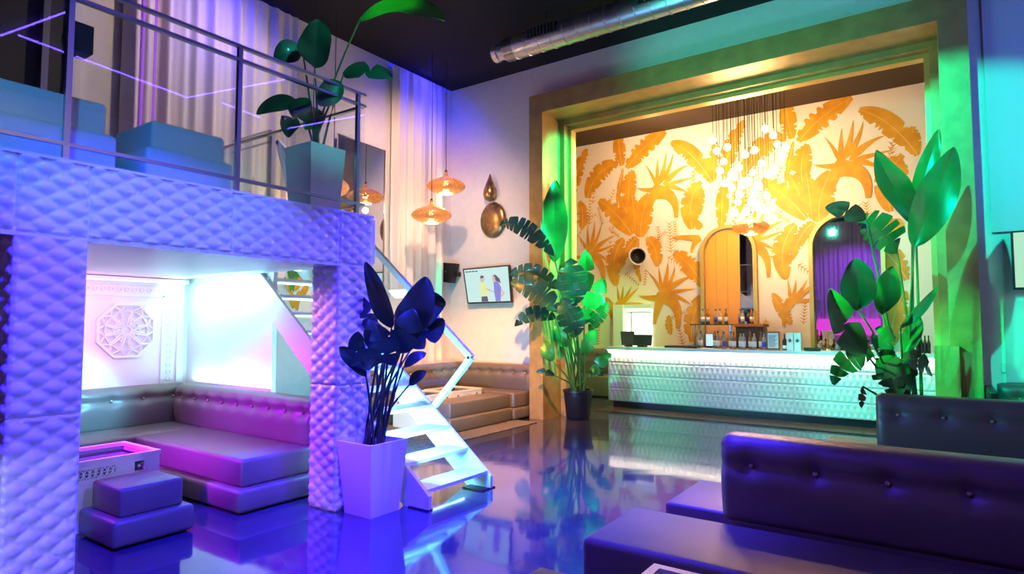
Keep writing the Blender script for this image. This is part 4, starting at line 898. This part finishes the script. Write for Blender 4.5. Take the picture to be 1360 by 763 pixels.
XS = [(-3.919,12.200,1.550), (-3.845,12.200,1.550), (-3.668,12.200,1.550), (-3.610,12.200,1.550), (-3.465,12.200,1.550), (-3.225,12.200,1.550), (-3.155,12.200,1.550), (-3.017,12.200,1.550)]
for i, p in enumerate(XS):
    n = i if i < 5 else i-5
    place(i % 3, (p[0], 12.17 + .1*(i % 2), zs-.011), G2, lab(n, 5, i % 3, 'on the dark glass shelf') if i < 5 else lab(n, 3, i % 3, 'on top of the bar machine'))
for i in range(7):
    place(i % 3, (-1.85 + i*.14, 12.22, .962), 'bottles on the back bar before the right arch', lab(i, 7, i % 3, 'before the right arched mirror'))
rp = thing('price_board', 'small wooden framed printed price list standing on the bar', 'sign', (-2.301,10.700,1.171))
p = (-2.305,10.720,1.170); x = p[0]
MB().box(x-.105, x+.105, 10.71, 10.73, 1.116, 1.42).build('frame', M['wood'], rp); MB().box(x-.08, x+.08, 10.703, 10.712, 1.15, 1.395).build('sheet', M['paper'], rp)
mb = MB()
for i in range(9): mb.box(x-.065, x+.03+.03*((i*37) % 3)/2, 10.700, 10.704, 1.175+i*.022, 1.182+i*.022)
mb.build('printed_lines', M['ink'], rp)
for i, u in enumerate((0, 1)):
    px = ((-2.054,10.720,1.176), (-1.943,10.720,1.178))[i]
    t = thing('carton', ['left', 'right'][i] + ' one of two white cartons with dark star mark beside the price list', 'carton', (px[0], 10.78, 1.116))
    MB().box(px[0]-.05, px[0]+.05, 10.73, 10.83, 1.116, 1.40).build('box', M['paper'], t)
    mb = MB()
    for a in range(3):
        q = a*PI/3+.3; d = Vector((math.cos(q), 0, math.sin(q)))*.035; n_ = Vector((-math.sin(q), 0, math.cos(q)))*.006; c = Vector((px[0], 10.727, 1.275))
        mb.prism([c-d-n_, c+d-n_, c+d+n_, c-d+n_], (0, .004, 0))
    mb.build('star_mark', M['ink'], t)
dk = (-2.139,10.750,1.185); t = thing('bottle', 'dark bottle with white label beside the price list', 'bottle', (dk[0], 10.75, 1.116))
MB().lathe([(1e-5, 0), (.034, .002), (.034, .15), (.012, .2), (.012, .27), (1e-5, .27)], (dk[0], 10.76, 1.116), 12).build('body', M['black'], t, 'all'); MB().lathe([(.035, .02), (.035, .08)], (dk[0], 10.76, 1.116), 12).build('label', M['label'], t, 'all')
def terminal(label, u, w_, h_, y, tilt, m):
    t = thing('till_screen', label, 'till', (u, y, 1.116))
    MB().box(u-w_*.2, u+w_*.2, y-.05, y+.1, 1.116, 1.15).build('foot', M['black'], t)
    MB().prism([(u-w_/2, y, 1.14), (u+w_/2, y, 1.14), (u+w_/2, y+tilt, 1.14+h_), (u-w_/2, y+tilt, 1.14+h_)], (0, .05, 0)).build('screen', M[m], t)
terminal('left till screen on the bar seen from behind, greenish', -4.92, .26, .26, 10.85, -.05, 'charcoal')
terminal('right till screen on the bar, black and square', -4.62, .34, .20, 10.80, .05, 'black')
bs = thing('order_screen', 'small lit blue screen behind the bar bottles', 'screen', (-3.60, 11.0, 1.116))
p = (-3.460,11.050,1.309)
MB().box(p[0]-.07, p[0]+.07, 11.10, 11.12, 1.13, 1.37).build('housing', M['black'], bs); MB().box(p[0]-.06, p[0]+.06, 11.094, 11.10, 1.15, 1.36).build('screen', M['screen_blue'], bs); MB().box(p[0]-.05, p[0]+.05, 11.08, 11.16, 1.116, 1.13).build('foot', M['black'], bs)
p = (-3.868,10.800,1.161)
tag(MB().rbox(p[0]-.28, p[0]+.30, 10.70, 10.95, 1.116, 1.155, .01, 2).build('bar_mat', M['black']), 'flat black rubber mat lying on the bar left of the bottles', 'mat')
p = (-1.731,10.700,1.183)
tag(MB().lathe([(1e-5, 0), (.12, .003), (.13, .05), (.115, .05), (.10, .012), (1e-5, .012)], (p[0], 10.75, 1.116), 20).build('tray', M['black'], None, True), 'round black tray on the bar right of the cartons', 'tray')
for i in range(4):
    p = ((-0.339,10.800,1.112), (-0.293,10.800,1.113), (-0.247,10.800,1.114), (-0.202,10.800,1.116))[i]
    tag(MB().lathe([(1e-5, 0), (.022, .002), (.024, .14), (.010, .2), (.010, .26), (1e-5, .26)], (p[0], 10.8, 1.116), 10).build('black_bottle', M['black'], None, 'all'), ['leftmost', 'second', 'third', 'rightmost'][i] + ' of four black bottles at the right end of the bar', 'bottle', 'black bottles at the right end of the bar')
